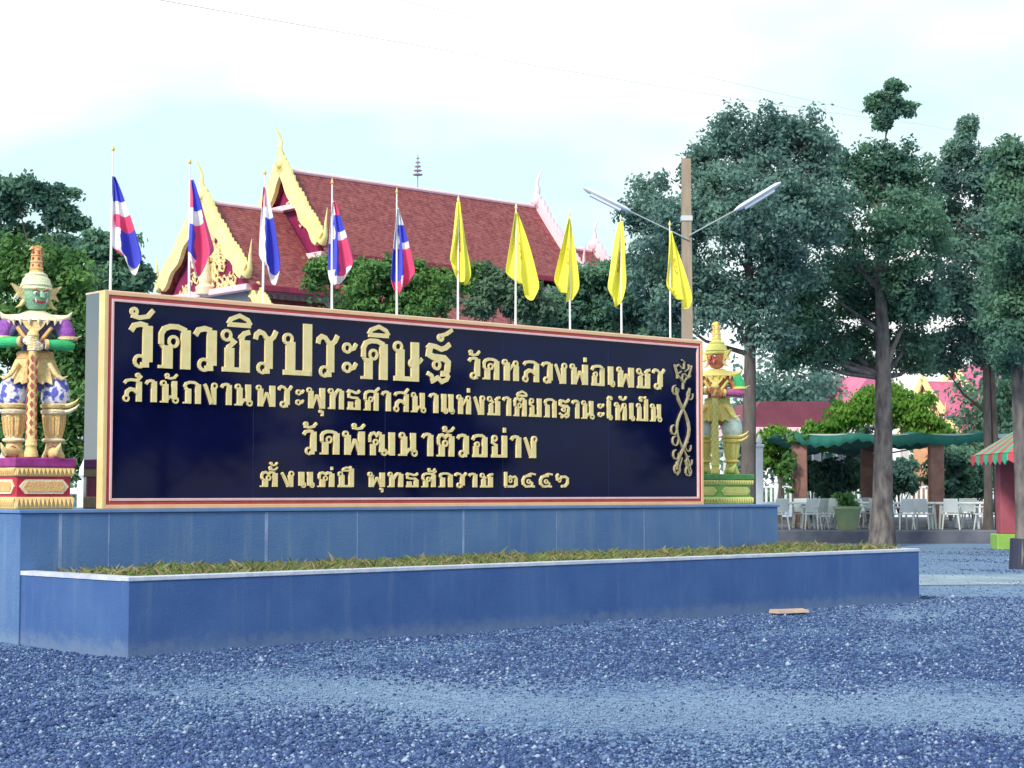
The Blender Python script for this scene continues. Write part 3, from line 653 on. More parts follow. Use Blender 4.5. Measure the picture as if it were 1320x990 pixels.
def guardian(label, loc, rz, pal, head_turn):
    """temple guardian giant, 2.42 m with its crown, faces -y, both fists on an upright club"""
    p = pal; t = empty('guardian_statue', loc, rz, label=label, cat='statue', group='giant guardians at the ends of the sign')
    t.scale = (.965, .965, .965)
    # body: torso, arms bent to the club, legs apart
    vs = [(0, .02, 1.00), (0, .02, 1.18), (0, .0, 1.42), (0, .0, 1.60), (0, -.02, 1.72),
          (-.20, .0, 1.55), (-.34, -.02, 1.34), (-.08, -.25, 1.335), (.20, .0, 1.55), (.34, -.02, 1.34), (.08, -.25, 1.29),
          (-.15, .02, .93), (-.25, -.03, .55), (-.21, .03, .12), (-.24, -.18, .06), (.15, .02, .93), (.25, -.03, .55), (.21, .03, .12), (.24, -.18, .06)]
    es = [(0, 1), (1, 2), (2, 3), (3, 4), (3, 5), (5, 6), (6, 7), (3, 8), (8, 9), (9, 10), (0, 11), (11, 12), (12, 13), (13, 14), (0, 15), (15, 16), (16, 17), (17, 18)]
    rd = [(.17, .14), (.15, .12), (.19, .14), (.13, .11), .07, .09, .06, .045, .09, .06, .045, .13, .09, .06, .05, .13, .09, .06, .05]
    skin_body('body', vs, es, rd, p['skin'], t)
    # head with its face, turned on the neck
    H = Matrix.Translation((0, -.02, 1.87)) @ Matrix.Rotation(head_turn, 4, 'Z')
    def part(name, mb, m, par=t, smooth=True, M=None):
        if M is not None: mb.xf(M)
        return mb.build(name, m, par, smooth=smooth)
    m = MB(); m.lathe([(.02, -.17), (.09, -.155), (.135, -.09), (.158, .0), (.16, .06), (.145, .12), (.10, .15)], 20, (0, 0, 0), 1, .95)
    hd = part('head', m, p['face'], M=H)
    for s in (-1, 1):
        m = MB(); m.sph((s * .058, -.145, .018), .026, 12, 8, (1.1, .6, .85)); e = part('eye', m, WHITE, hd, M=H)
        m = MB(); m.sph((s * .057, -.163, .016), .011, 8, 6); part('pupil', m, mat('black_gloss', (.01, .01, .012), rough=.2), hd, M=H)
        m = MB(); m.tube([(s * .015, -.160, .045), (s * .06, -.168, .072), (s * .115, -.132, .058)], [.008, .012, .005], 6); part('eyebrow', m, p['trim2'], hd, M=H)
        m = MB(); m.tube([(s * .055, -.155, -.085), (s * .066, -.172, -.065), (s * .070, -.170, -.035)], [.011, .009, .002], 6); part('fang', m, WHITE, hd, M=H)
        m = MB(); m.prism([(s * .12, -.10), (s * .19, -.02), (s * .27, -.05), (s * .225, .02), (s * .30, .13), (s * .20, .09), (s * .15, .14), (s * .13, .02)], -.03, .02); part('ear_ornament', m, p['trim'], hd, False, M=H)
        m = MB(); m.tube([(s * .15, -.02, -.06), (s * .19, -.02, -.12), (s * .25, -.02, -.15)], [.03, .022, .004], 6); part('ear_pendant', m, p['trim'], hd, M=H)
    m = MB(); m.tube([(0, -.150, .05), (0, -.185, .0), (0, -.196, -.025), (0, -.165, -.04)], [.014, .024, .030, .012], 8); part('nose', m, p['face'], hd, M=H)
    m = MB(); m.tube([(-.09, -.122, -.058), (-.045, -.158, -.082), (0, -.166, -.088), (.045, -.158, -.082), (.09, -.122, -.058)], [.006, .013, .015, .013, .006], 8); part('mouth', m, mat('statue_lips', (.42, .03, .04), rough=.4), hd, M=H)
    # crown: helmet, rings and tall spire
    m = MB(); m.lathe([(.165, .055), (.182, .075), (.172, .10), (.182, .12), (.165, .145), (.155, .19), (.125, .225), (.13, .245), (.09, .265), (.082, .27)], 24); cr_ = part('crown', m, p['crown'], hd, M=H)
    m = MB(); m.lathe([(.085, .262), (.072, .30), (.082, .31), (.070, .33), (.066, .38), (.076, .39), (.064, .41), (.060, .46), (.070, .47), (.058, .49), (.050, .52), (.056, .53), (.03, .55), (.012, .575)], 16); sp = part('spire', m, p['spire'], cr_, M=H)
    for z in (.35, .43, .50):
        for a in (-90, -30, -150):
            m = MB(); m.sph((.062 * math.cos(R(a)), .062 * math.sin(R(a)), z), .017, 6, 4, (1, 1, 1.3)); part('jewel', m, p['jewel'], cr_, M=H)
    m = MB(); m.prism([(-.03, .545), (-.085, .53), (-.055, .575), (.0, .59), (.055, .575), (.035, .54)], -.03, .03); part('crest', m, p['spire'], cr_, False, M=H)
    # collar with hanging points
    m = MB(); m.lathe([(.09, 1.70), (.16, 1.665), (.27, 1.60), (.285, 1.575), (.26, 1.575), (.12, 1.64)], 28, (0, 0, 0), 1.08, .72)
    spin((0, 0, 1.575), 1, 18, lambda a, q: m.tube([(.285 * 1.08 * math.cos(a), .72 * .285 * math.sin(a), 1.58), (.27 * 1.08 * math.cos(a), .72 * .30 * math.sin(a), 1.52)], [.03, .004], 5))
    part('collar', m, p['collar'], smooth=True)
    m = MB(); m.prism([(-.14, 1.57), (.14, 1.57), (.10, 1.50), (0, 1.40), (-.10, 1.50)], -.185, -.14); part('chest_pendant', m, p['trim'], smooth=False)
    m = MB(); m.tube([(-.19, -.12, 1.50), (-.08, -.17, 1.34), (.0, -.165, 1.26)], .025, 6); m.tube([(.19, -.12, 1.50), (.08, -.17, 1.34), (.0, -.165, 1.26)], .025, 6); part('chest_sash', m, p['trim2'])
    for s in (-1, 1):
        m = MB(); m.tube([(s * .18, 0, 1.61), (s * .30, -.01, 1.60), (s * .37, -.01, 1.63), (s * .41, -.01, 1.69)], [.075, .075, .045, .006], 10, flat=.7); part('epaulet', m, p['collar'])
        m = MB(); m.tube([(s * .25, 0, 1.59), (s * .31, 0, 1.54), (s * .355, -.01, 1.44), (s * .365, -.02, 1.36)], [.075, .092, .094, .08], 14); slv = part('sleeve', m, p['sleeve'])
        m = MB(); m.lathe([(.10, -.02), (.116, -.01), (.116, .015), (.10, .025)], 14, (s * .362, -.018, 1.375)); part('sleeve_band', m, p['trim'], slv)
        m = MB(); m.tube([(s * .30, -.02, 1.36), (s * .42, 0, 1.375), (s * .52, .02, 1.42)], [.035, .028, .004], 8, flat=.6); part('elbow_horn', m, p['collar'])
        zz = 1.325 if s < 0 else 1.295
        m = MB(); m.tube([(s * .425, -.05, zz - .005), (s * .37, -.09, zz), (s * .24, -.17, zz), (s * .14, -.23, zz)], [.045, .066, .060, .052], 14); arm = part('armlet', m, p['armlet'])
        m = MB(); m.tube([(s * .155, -.22, zz), (s * .125, -.235, zz)], [.062, .058], 14); part('wrist_cuff', m, p['trim'], arm)
        # fist with four fingers round the club and a thumb over them
        zh = zz + .005 if s < 0 else zz - .03
        m = MB(); m.sph((s * .068, -.262, zh), .046, 12, 8, (1.05, .9, 1.0))
        for q in range(4):
            z = zh + .036 - .024 * q
            m.tube([(s * .066, -.300, z), (s * .02, -.333, z - .002), (s * -.035, -.318, z - .003), (s * -.058, -.28, z - .004)][: 4], [.015, .0145, .0135, .010 - .0008 * abs(q - 1)], 7)
        m.tube([(s * .075, -.285, zh + .035), (s * .045, -.315, zh + .052), (s * .0, -.325, zh + .050)], [.017, .015, .010], 7)
        part('hand', m, p['hand'])
    # belt and pleated skirt
    m = MB(); m.lathe([(.19, 1.12), (.215, 1.14), (.205, 1.17), (.215, 1.20), (.19, 1.225)], 24, (0, .01, 0), 1, .8); bl = part('belt', m, p['trim2'])
    m = MB(); m.sph((0, -.175, 1.17), .055, 12, 8, (1.1, .5, 1)); part('buckle', m, p['trim'], bl)
    m = MB()
    n = 36; vs = []; fs = []
    for i, (r, z) in enumerate([(.205, 1.135), (.235, 1.05), (.275, .95), (.30, .87)]):
        for k in range(n):
            a = 2 * math.pi * k / n; rr = r + (.016 if k % 2 else -.006) * (1 + i * .4); zz = z - (.035 if (k % 2 and i == 3) else 0)
            vs.append((rr * 1.0 * math.cos(a), .01 + rr * .80 * math.sin(a), zz))
    for i in range(3):
        for k in range(n): fs.append((i * n + k, i * n + (k + 1) % n, (i + 1) * n + (k + 1) % n, (i + 1) * n + k))
    m.add(vs, fs); sk_ = part('skirt', m, p['skirt'], smooth=False); sk_.modifiers.new('th', 'SOLIDIFY').thickness = .012
    for s in (-1, 1):
        m = MB(); m.tube([(s * .17, -.16, 1.08), (s * .25, -.2, .95), (s * .32, -.2, .90), (s * .39, -.19, .94)], [.03, .03, .022, .004], 8); part('skirt_horn', m, p['trim'])
        # patterned thigh, flared knee guards, ribbed calf, ankle ring, curled shoe
        m = MB(); m.lathe([(.06, .56), (.135, .60), (.165, .68), (.165, .76), (.14, .86), (.10, .93), (.05, .96)], 18, (s * .235, -.02, 0), 1, .95); part('thigh_guard', m, p['thigh'])
        for zi, (z, r) in enumerate([(.60, .155), (.53, .15)]):
            m = MB(); m.lathe([(.11, z - .035), (r, z - .02), (r + .012, z + .01), (r - .02, z + .03), (.10, z + .04)], 18, (s * .23, -.02, 0))
            m.tube([(s * .30, -.08, z), (s * .40, -.10, z + .005), (s * .47, -.09, z + .045), (s * .51, -.08, z + .095)], [.035, .038, .026, .003], 8, flat=.7)
            part('knee_guard', m, p['trim'] if zi == 0 else p['collar'])
        m = MB(); n2 = 24; vs = []; fs = []
        for i, (r, z) in enumerate([(.140, .51), (.135, .44), (.122, .34), (.10, .25), (.085, .22)]):
            for k in range(n2):
                a = 2 * math.pi * k / n2; rr = r * (1.0 if k % 3 else .86); vs.append((s * .225 + rr * math.cos(a), .0 + rr * math.sin(a), z))
        for i in range(4):
            for k in range(n2): fs.append((i * n2 + k, i * n2 + (k + 1) % n2, (i + 1) * n2 + (k + 1) % n2, (i + 1) * n2 + k))
        m.add(vs, fs); cf = part('greave', m, p['calf'], smooth=False)
        for k in range(5):
            a = R(-150 + k * 30); m = MB(); m.tube([(s * .225 + .133 * math.cos(a), .133 * math.sin(a), .47), (s * .225 + .105 * math.cos(a), .108 * math.sin(a), .27)], [.017, .013], 6); part('greave_rib', m, p['trim2'], cf)
        m = MB(); m.lathe([(.08, .18), (.125, .19), (.135, .205), (.12, .225), (.08, .235)], 18, (s * .22, .01, 0)); part('ankle_ring', m, p['collar'])
        m = MB(); m.lathe([(.13, 0), (.13, .03), (.10, .09), (.085, .18), (.07, .19)], 16, (s * .22, .02, 0), 1, 1.1)
        m.tube([(s * .22, -.06, .055), (s * .25, -.20, .05), (s * .28, -.29, .06), (s * .31, -.33, .12), (s * .33, -.32, .17)], [.08, .065, .045, .022, .004], 10); sh = part('shoe', m, p['shoe'])
        m = MB(); m.prism([(s * .22 - .07, .02), (s * .22 + .07, .02), (s * .22, .15)], -.145, -.10); part('shoe_panel', m, p['panel'], sh, False)
    # club
    m = MB(); m.lathe([(.055, .0), (.075, .01), (.075, .07), (.062, .09), (.062, .13), (.07, .14), (.064, .17), (.056, .60), (.048, .95), (.044, 1.24), (.058, 1.25), (.060, 1.30), (.052, 1.36), (.070, 1.39), (.055, 1.43), (.03, 1.45), (.005, 1.47)], 14, (0, -.285, 0)); cb = part('club', m, p['club'])
    for i in range(9):
        for a in (-150, -90, -30):
            z = .24 + i * .105 + (.05 if a == -90 else 0); r = .056 - .010 * i / 9; ca, sa = math.cos(R(a)), math.sin(R(a)); q = Vector((ca * (r + .004), -.285 + sa * (r + .004), z)); tn = Vector((-sa, ca, 0)) * .022
            m = MB(); m.slab([q + Vector((0, 0, .042)), q - tn, q - Vector((0, 0, .042)), q + tn], .006); part('club_diamond', m, p['diamond'], cb, False)
    return t
PURP = mat('statue_purple', (.22, .05, .34), (.32, .10, .44), rough=.4, scale=20); GREENB = mat('statue_green', (.03, .42, .13), (.05, .52, .20), rough=.3, scale=12)
JADE = mat('statue_jade', (.30, .50, .30), (.16, .44, .28), rough=.45, scale=9); DIAM = mat('club_red', (.42, .08, .08), rough=.4)
ORNG = mat('statue_orange', (.78, .38, .14), (.70, .48, .20), rough=.45, scale=14); PALEG = mat('statue_palegold', (.80, .66, .34), (.66, .46, .18), rough=.45, scale=22)
BLUW = mat('statue_bluewhite', (.10, .12, .50), (.78, .76, .84), rough=.4, scale=13, detail=1, lo=.46, hi=.54)
SKIN = mat('statue_skin', (.10, .09, .20), (.14, .12, .26), rough=.5, scale=6); CLUBG = mat('club_gold', (.78, .52, .18), (.84, .64, .30), rough=.4, scale=20)
MINT = mat('statue_mint', (.62, .70, .48), (.74, .68, .40), rough=.45, scale=16); CREAMW = mat('statue_cream', (.84, .76, .58), (.80, .66, .42), rough=.5, scale=20)
YEL = mat('statue_yellow', (.76, .66, .16), (.80, .62, .24), rough=.45, scale=12); YELG = mat('statue_yellowgreen', (.52, .58, .14), (.72, .62, .18), rough=.5, scale=12)
VERM = mat('statue_vermilion', (.55, .12, .06), (.66, .28, .14), rough=.45, scale=9); PALEB = mat('statue_paleblue', (.40, .62, .62), (.74, .76, .58), rough=.45, scale=12)
MAUVE = mat('statue_mauve', (.36, .06, .24), (.46, .12, .26), rough=.4, scale=12)
palA = dict(skin=SKIN, face=JADE, trim=MINT if False else PALEG, trim2=ORNG, crown=MINT, spire=ORNG, jewel=DIAM, collar=CREAMW, sleeve=PURP, armlet=GREENB, hand=CREAMW, skirt=PALEG, thigh=BLUW, calf=PALEG, shoe=PALEG, panel=DIAM, club=CLUBG, diamond=DIAM)
palB = dict(skin=VERM, face=VERM, trim=YEL, trim2=YELG, crown=YELG, spire=YEL, jewel=ORNG, collar=YEL, sleeve=GREENB, armlet=MAUVE, hand=VERM, skirt=YEL, thigh=PALEB, calf=YEL, shoe=YELG, panel=GREENB, club=YEL, diamond=YELG)
def pedestal(label, u, v, w, d, h, cols):
    band, panel, frame_, cap = cols
    t = empty('statue_pedestal', L2W(u, v, PZ), TH, label=label, cat='pedestal', group='pedestals under the guardians')
    x0, x1, y0, y1 = -w / 2, w / 2, -d / 2, d / 2
    b = MB(); b.bev((x0 + .03, y0 + .03, .0), (x1 - .03, y1 - .03, h - .02), .01); b.build('core', panel, t)
    def lotus(name, z0, z1, e):
        b = MB(); b.bev((x0 - e, y0 - e, z0), (x1 + e, y1 + e, z1), .012)
        n = 14
        for k in range(n):
            q = x0 - e + (k + .5) * (w + 2 * e) / n; r = (w + 2 * e) / n * .52
            b.add([(q - r, y0 - e - .002, z1 - .01), (q + r, y0 - e - .002, z1 - .01), (q, y0 - e - .03, (z0 + z1) / 2), (q, y0 - e - .006, z0 + .005)], [(0, 2, 1), (0, 3, 2), (1, 2, 3)])
            q2 = y0 - e + (k + .5) * (d + 2 * e) / n
            b.add([(x0 - e - .002, q2 - r, z1 - .01), (x0 - e - .002, q2 + r, z1 - .01), (x0 - e - .03, q2, (z0 + z1) / 2), (x0 - e - .006, q2, z0 + .005)], [(0, 1, 2), (0, 2, 3), (1, 3, 2)])
        b.build(name, band, t)
    lotus('base_moulding', .0, h * .24, .0); lotus('upper_moulding', h * .64, h * .82, .0)
    b = MB(); b.bev((x0 - .015, y0 - .015, h * .82), (x1 + .015, y1 + .015, h), .01); b.build('cap', cap, t)
    for (a, c, side) in ((x0 + .06, x1 - .06, 0), (y0 + .06, y1 - .06, 1)):
        z0, z1 = h * .30, h * .58; k = .07
        poly = [(a, (z0 + z1) / 2), (a + k, z1), (c - k, z1), (c, (z0 + z1) / 2), (c - k, z0), (a + k, z0)]
        pin = [(a + .045, (z0 + z1) / 2), (a + k + .012, z1 - .025), (c - k - .012, z1 - .025), (c - .045, (z0 + z1) / 2), (c - k - .012, z0 + .025), (a + k + .012, z0 + .025)]
        b = MB(); b2 = MB()
        if side == 0: b.prism(poly, y0 + .012, y0 + .035); b2.prism(pin, y0 + .004, y0 + .03)
        else: b.prism_x(poly, x0 + .012, x0 + .035); b2.prism_x(pin, x0 + .004, x0 + .03)
        f = b.build('cartouche', frame_, t); b2.build('cartouche_panel', ORNG if panel.name != 'ped_green' else YELG, f)
    return t
PRED = mat('ped_red', (.55, .03, .07), (.46, .02, .05), rough=.45, scale=5); PGRN = mat('ped_green', (.10, .40, .06), (.22, .48, .08), rough=.45, scale=5)
PPUR = mat('ped_magenta', (.26, .02, .16), (.34, .04, .26), rough=.5, scale=8); PBAND = mat('ped_band', (.80, .60, .26), (.70, .46, .18), rough=.5, scale=16)
PYG = mat('ped_yellow', (.60, .62, .16), (.70, .64, .22), rough=.5, scale=10); PDG = mat('ped_darkgreen', (.05, .22, .06), (.10, .30, .08), rough=.5, scale=9)
pedestal('red pedestal with gold lotus bands under the green faced guardian', (.22), 2.0 + .62, .70, .72, .56, (PBAND, PRED, CREAMW, PPUR))
guardian('green faced giant guardian with purple sleeves and green armlets gripping a club', L2W(.25, 2.61, PZ + .561), R(10), palA, R(27))
pedestal('green and yellow pedestal right of the sign under the red faced guardian', 11.70, 2.0 + .75, .78, .78, .46, (PYG, PGRN, PYG, PDG))
guardian('red faced giant guardian with green shoulders and mauve armlets, half hidden by the sign', L2W(11.72, 2.76, PZ + .461), R(-14), palB, R(-30))

# ------------------------------------------------------------------ temple hall
def bargeboard(name, par, u, prof, w, m, th=.16, teeth=True, wave=.06):
    """prof: (v,z) points from the apex down to the eave; a board standing over the roof edge with flame teeth"""
    P = [Vector((p[0], p[1])) for p in prof]; b = MB(); n = 15; L = []
    pts = []
    for i in range(n + 1):
        t = i / n * (len(P) - 1); k = min(int(t), len(P) - 2); f = t - k; pts.append(P[k].lerp(P[k + 1], f))
    up, dn = [], []
    for i, q in enumerate(pts):
        d = (pts[min(i + 1, n)] - pts[max(i - 1, 0)]).normalized(); nn = Vector((-d.y, d.x))
        if nn.y < 0: nn = -nn
        wob = wave * math.sin(i * 1.25)
        up.append(q + nn * (w * .55 + .4 * wob)); dn.append(q - nn * (w * .55 - wob))
    for i in range(n): b.prism_x([tuple(up[i]), tuple(up[i + 1]), tuple(dn[i + 1]), tuple(dn[i])], u - th, u)
    if teeth:
        for i in range(1, n):
            d = (pts[i] - pts[i - 1]).normalized(); nn = Vector((-d.y, d.x)); nn = nn if nn.y > 0 else -nn
            a = up[i]; b.prism_x([tuple(a - d * .10), tuple(a + nn * .10 - d * .10), tuple(a + d * .10)], u - th * .8, u - th * .2)
    return b.build(name, m, par)
def horn(name, par, u, v, z, s, k, m, out=0):
    """upturned finial at the foot of a bargeboard"""
    b = MB(); b.tube([(u, v, z), (u, v + s * .16 * k, z - .10 * k), (u, v + s * .30 * k, z + .10 * k), (u, v + s * .30 * k, z + .45 * k), (u, v + s * .38 * k, z + .90 * k)], [.12 * k, .13 * k, .085 * k, .05 * k, .012], 8, flat=.6)
    return b.build(name, m, par, smooth=True)
def chofa(name, par, u, v, z, k, m, s=-1):
    b = MB(); b.tube([(u - s * .1 * k, v, z - .15 * k), (u, v, z + .25 * k), (u + s * .10 * k, v, z + .6 * k), (u + s * .02 * k, v, z + .95 * k), (u + s * .18 * k, v, z + 1.35 * k), (u + s * .42 * k, v, z + 1.75 * k)], [.16 * k, .20 * k, .13 * k, .085 * k, .06 * k, .01], 8)
    b.tube([(u + s * .08 * k, v, z + .62 * k), (u + s * .30 * k, v, z + .68 * k)], [.07 * k, .008], 6)
    return b.build(name, m, par, smooth=True)
def roof_tier(par, u0, u1, hw, z0, z1, m, name='roof', th=.10, sag=.22):
    """two curved slopes between the ridge z1 and the eaves z0, with rows of tile courses"""
    o = None
    for s in (-1, 1):
        b = MB(); n = 46
        for i in range(n):
            f0, f1 = i / n, (i + 1) / n
            def pt(f): return hw * f, z1 + (z0 - z1) * f - sag * math.sin(math.pi * f) * .5
            (v0, a0), (v1, a1) = pt(f0), pt(f1)
            b.add([(u0, s * v0, a0 + .012), (u1, s * v0, a0 + .012), (u1, s * v1, a1 + .028), (u0, s * v1, a1 + .028), (u0, s * v0, a0 - th), (u1, s * v0, a0 - th), (u1, s * v1, a1 - th), (u0, s * v1, a1 - th)],
                  [(0, 1, 2, 3), (7, 6, 5, 4), (0, 4, 5, 1), (1, 5, 6, 2), (2, 6, 7, 3), (3, 7, 4, 0)])
        o = b.build(name, m, par)
        b = MB(); b.bev((u0, min(s * (hw - .06), s * (hw + .05)), z0 - .14), (u1, max(s * (hw - .06), s * (hw + .05)), z0 + .05), .01); b.build('eave_band', ROOFB, o)
    return o
def hall(label, loc, rz, roofm, gold, rear, k=1.0, cat='temple', ped=PED, ornate=True, skirt=True, wallm=None):
    t = empty('temple_hall', loc, rz, label=label, cat=cat); t.scale = (k, k, k)
    b = MB(); b.bev((.6, -2.3, -.05), (17.6, 2.3, 8.6), .03); b.build('wall', wallm or WALLW, t)
    for i in range(7):
        u = 2.0 + i * 2.35; w = MB(); w.bev((u - .55, -2.36, 3.4), (u + .55, -2.295, 6.2), .03); w = w.build('window', gold, t)
        p_ = MB(); p_.bev((u - .4, -2.40, 3.55), (u + .4, -2.365, 6.05), .01); p_.build('shutter', ROOFB, w)
    # porch tiers front and rear, high main tier between them
    for (a, c) in ((0, 3.3), (15.2, 18.5)): roof_tier(t, a, c, 3.05, 8.35, 11.45, roofm)
    roof_tier(t, 3.2, 15.3, 2.75, 9.75, 12.95, roofm)
    if skirt:
        for s in (-1, 1):
            for (a, c, z) in ((.35, 3.3, 7.95), (3.3, 15.2, 9.0), (15.2, 18.2, 7.95)):
                b = MB(); b.slab([(a, s * 2.35, z), (c, s * 2.35, z), (c, s * 4.6, z - 1.55), (a, s * 4.6, z - 1.55)], .12 * s); r_ = b.build('lower_roof', roofm, t)
                b = MB(); b.bev((a, min(s * 4.55, s * 4.68), z - 1.72), (c, max(s * 4.55, s * 4.68), z - 1.50), .01); b.build('fascia', WHITE, r_)
                b = MB()
                nn = int((c - a) / .28)
                for q in range(nn): b.add([(a + q * .28, s * 2.36, z + .30), (a + q * .28 + .26, s * 2.36, z + .30), (a + q * .28 + .13, s * 2.40, z + .04)], [(0, 1, 2)])
                b.bev((a, min(s * 2.30, s * 2.38), z + .26), (c, max(s * 2.30, s * 2.38), z + .42), .01); b.build('frieze', PINKW, t)
    # gables
    for (u, hw, z0, z1, sg_) in ((0.0, 3.05, 8.35, 11.45, -1), (3.2, 2.75, 9.75, 12.95, -1), (15.3, 2.75, 9.75, 12.95, 1), (18.5, 3.05, 8.35, 11.45, 1)):
        m = gold if sg_ < 0 else rear
        d = .25 if sg_ < 0 else -.25
        b = MB(); b.prism_x([(0, z1 - .10), (hw - .55, z0 + .05), (-hw + .55, z0 + .05)], u + d, u + d * 1.6); pd = b.build('pediment', ped, t)
        if sg_ < 0 and ornate:
            b = MB(); rnd = random.Random(int(u * 10))
            for q in range(150 if u == 0 else 4):
                f = rnd.random() ** .7; v = rnd.uniform(-1, 1) * (hw - 1.1) * f; z = z1 - .9 - (z1 - z0 - .9) * f + rnd.uniform(0, .12)
                if u == 0 and v > .5 and rnd.random() < .7: continue
                a0 = rnd.uniform(0, 360); pts = [(u + .2, v + r_ * math.cos(R(a0 + g)), z + r_ * math.sin(R(a0 + g))) for g, r_ in ((0, .20), (70, .19), (140, .16), (210, .12), (280, .06))]
                b.tube(pts, [.02, .045, .05, .04, .02], 6)
            b.build('pediment_carving', CREAM, pd)
            if u == 0:
                b = MB(); b.lathe([(.02, 0), (.30, .05), (.34, .3), (.2, .42), (.24, .6), (.17, .9), (.19, 1.0), (.13, 1.15), (.15, 1.25), (.05, 1.5), (.01, 1.75)], 14, (u + .02, -.1, z0 - .1)); b.build('pediment_figure', CREAMW, pd, smooth=True)
            b = MB(); b.bev((u - .02, -hw + .35, z0 - .10), (u + .3, hw - .35, z0 + .1), .01); b.build('gable_beam', PINKW, pd)
        if u == 3.2:
            b = MB(); b.bev((u - .06, -1.25, 11.52), (u + .25, 1.25, 11.70), .01); b.build('gable_beam', PINKW, pd)
        uu = u if sg_ > 0 else u + .02
        for s in (-1, 1):
            pr = [(0, z1 + .20), (s * hw * .35, z1 - (z1 - z0) * .33 - .02), (s * hw * .62, z1 - (z1 - z0) * .61), (s * hw * .88, z1 - (z1 - z0) * .84)]
            bb = bargeboard('bargeboard', t, uu + (.16 if sg_ > 0 else 0), pr, .52, m)
            horn('horn_finial', bb, uu - .08 if sg_ < 0 else uu + .08, s * hw * .86, z1 - (z1 - z0) * .84 - .05, s, 1.2, m)
            if skirt and abs(u - 9) > 8:
                b2 = bargeboard('lower_bargeboard', t, uu + .35 if sg_ < 0 else uu - .15, [(s * 2.65, 8.25), (s * 3.4, 7.55), (s * 4.5, 6.75)], .5, m)
                horn('horn_finial', b2, uu + .27 if sg_ < 0 else uu - .23, s * 4.45, 6.7, s, .7, m)
        b = MB(); b.sph((uu - .08 if sg_ < 0 else uu + .08, 0, z1 + .32), .27, 12, 8, (.8, 1, 1)); b.build('apex_ball', m, t, smooth=True)
        chofa('roof_finial', t, uu - .08 if sg_ < 0 else uu + .08, 0, z1 + .35, .62 if abs(u - 9) > 8 else .72, m if sg_ > 0 else gold, -1 if sg_ < 0 else 1)
    for (a, c, z) in ((.1, 3.2, 11.45), (3.3, 15.2, 12.95), (15.4, 18.4, 11.45)):
        b = MB(); b.tube([(a, 0, z + .05), (c, 0, z + .05)], .085, 8); b.build('ridge_cap', PINKW, t)
    return t
g0 = at(263, 264, 59.0); TR = R(41.5)
temple = hall('large red tiled temple hall with tiered gables and golden bargeboards behind the sign', (g0.x, g0.y, 0), TR, ROOF, YGOLD, PINKW)
# tiered umbrella spire on the main ridge
b = MB(); b.tube([(9.3, 0, 12.9), (9.3, 0, 14.35)], [.025, .012], 6)
um = b.build('ridge_spire', mat('spire_grey', (.30, .26, .36), rough=.6), temple)
for i in range(5):
    r = .19 - i * .033; z = 13.55 + i * .155; b = MB(); b.lathe([(r, z), (r, z + .03), (.02, z + .08)], 12, (9.3, 0, 0)); b.build('spire_tier', mat('spire_grey', (.3, .26, .36)), um)

# ------------------------------------------------------------------ trees
def leaves(name, blobs, n, size, m, parent, seed, clump=.55, per=14, flat=.35, hang=0):
    """blobs: (x,y,z,rx,ry,rz) masses of foliage; each breaks into tufts, the leaves sit in the shells of the tufts"""
    r = np.random.RandomState(seed); B = np.array(blobs, float); T = []
    for q in B:
        k = max(8, int(12 + 9.0 * q[3] * q[5])) if q[3] > .6 else 7
        d = r.normal(size=(k, 3)); d /= np.linalg.norm(d, axis=1)[:, None]
        c = q[:3] + d * (r.uniform(.30, 1.08, (k, 1))) * q[3:]
        rr = min(q[3], q[5]) * r.uniform(.16, .36, (k, 1)) + clump * .18
        T.append(np.hstack([c, rr * r.uniform(.9, 1.4, (k, 1)), rr * r.uniform(.9, 1.3, (k, 1)), rr * r.uniform(.65, .95, (k, 1))]))
    T = np.vstack(T); w = (T[:, 3] ** 2); w /= w.sum()
    k = r.choice(len(T), n, p=w)
    d = r.normal(size=(n, 3)); d /= np.linalg.norm(d, axis=1)[:, None]
    rad = np.clip(r.normal(.78, .33, (n, 1)), .1, 1.9)
    P = T[k, :3] + d * rad * T[k, 3:]
    ns = n // 5; kk = r.choice(len(B), ns); d2 = r.normal(size=(ns, 3)); d2 /= np.linalg.norm(d2, axis=1)[:, None]
    P[:ns] = B[kk, :3] + d2 * r.uniform(.3, 1.0, (ns, 1)) * B[kk, 3:]
    nrm = d * .9 + r.normal(size=(n, 3)) * .75; nrm[:, 2] += flat; nrm /= np.linalg.norm(nrm, axis=1)[:, None]
    t = np.cross(nrm, r.normal(size=(n, 3))); t /= np.linalg.norm(t, axis=1)[:, None] + 1e-9
    if hang: t[:, 2] -= hang; t /= np.linalg.norm(t, axis=1)[:, None]
    bt = np.cross(nrm, t); bt /= np.linalg.norm(bt, axis=1)[:, None] + 1e-9
    s = size * r.uniform(.6, 1.3, (n, 1))
    V = np.stack([P - t * s, P + bt * s * .5 + nrm * s * .1, P + t * s, P - bt * s * .5 + nrm * s * .1], 1).reshape(-1, 3)
    return np_mesh(name, V, np.arange(n * 4).reshape(-1, 4), m, parent)
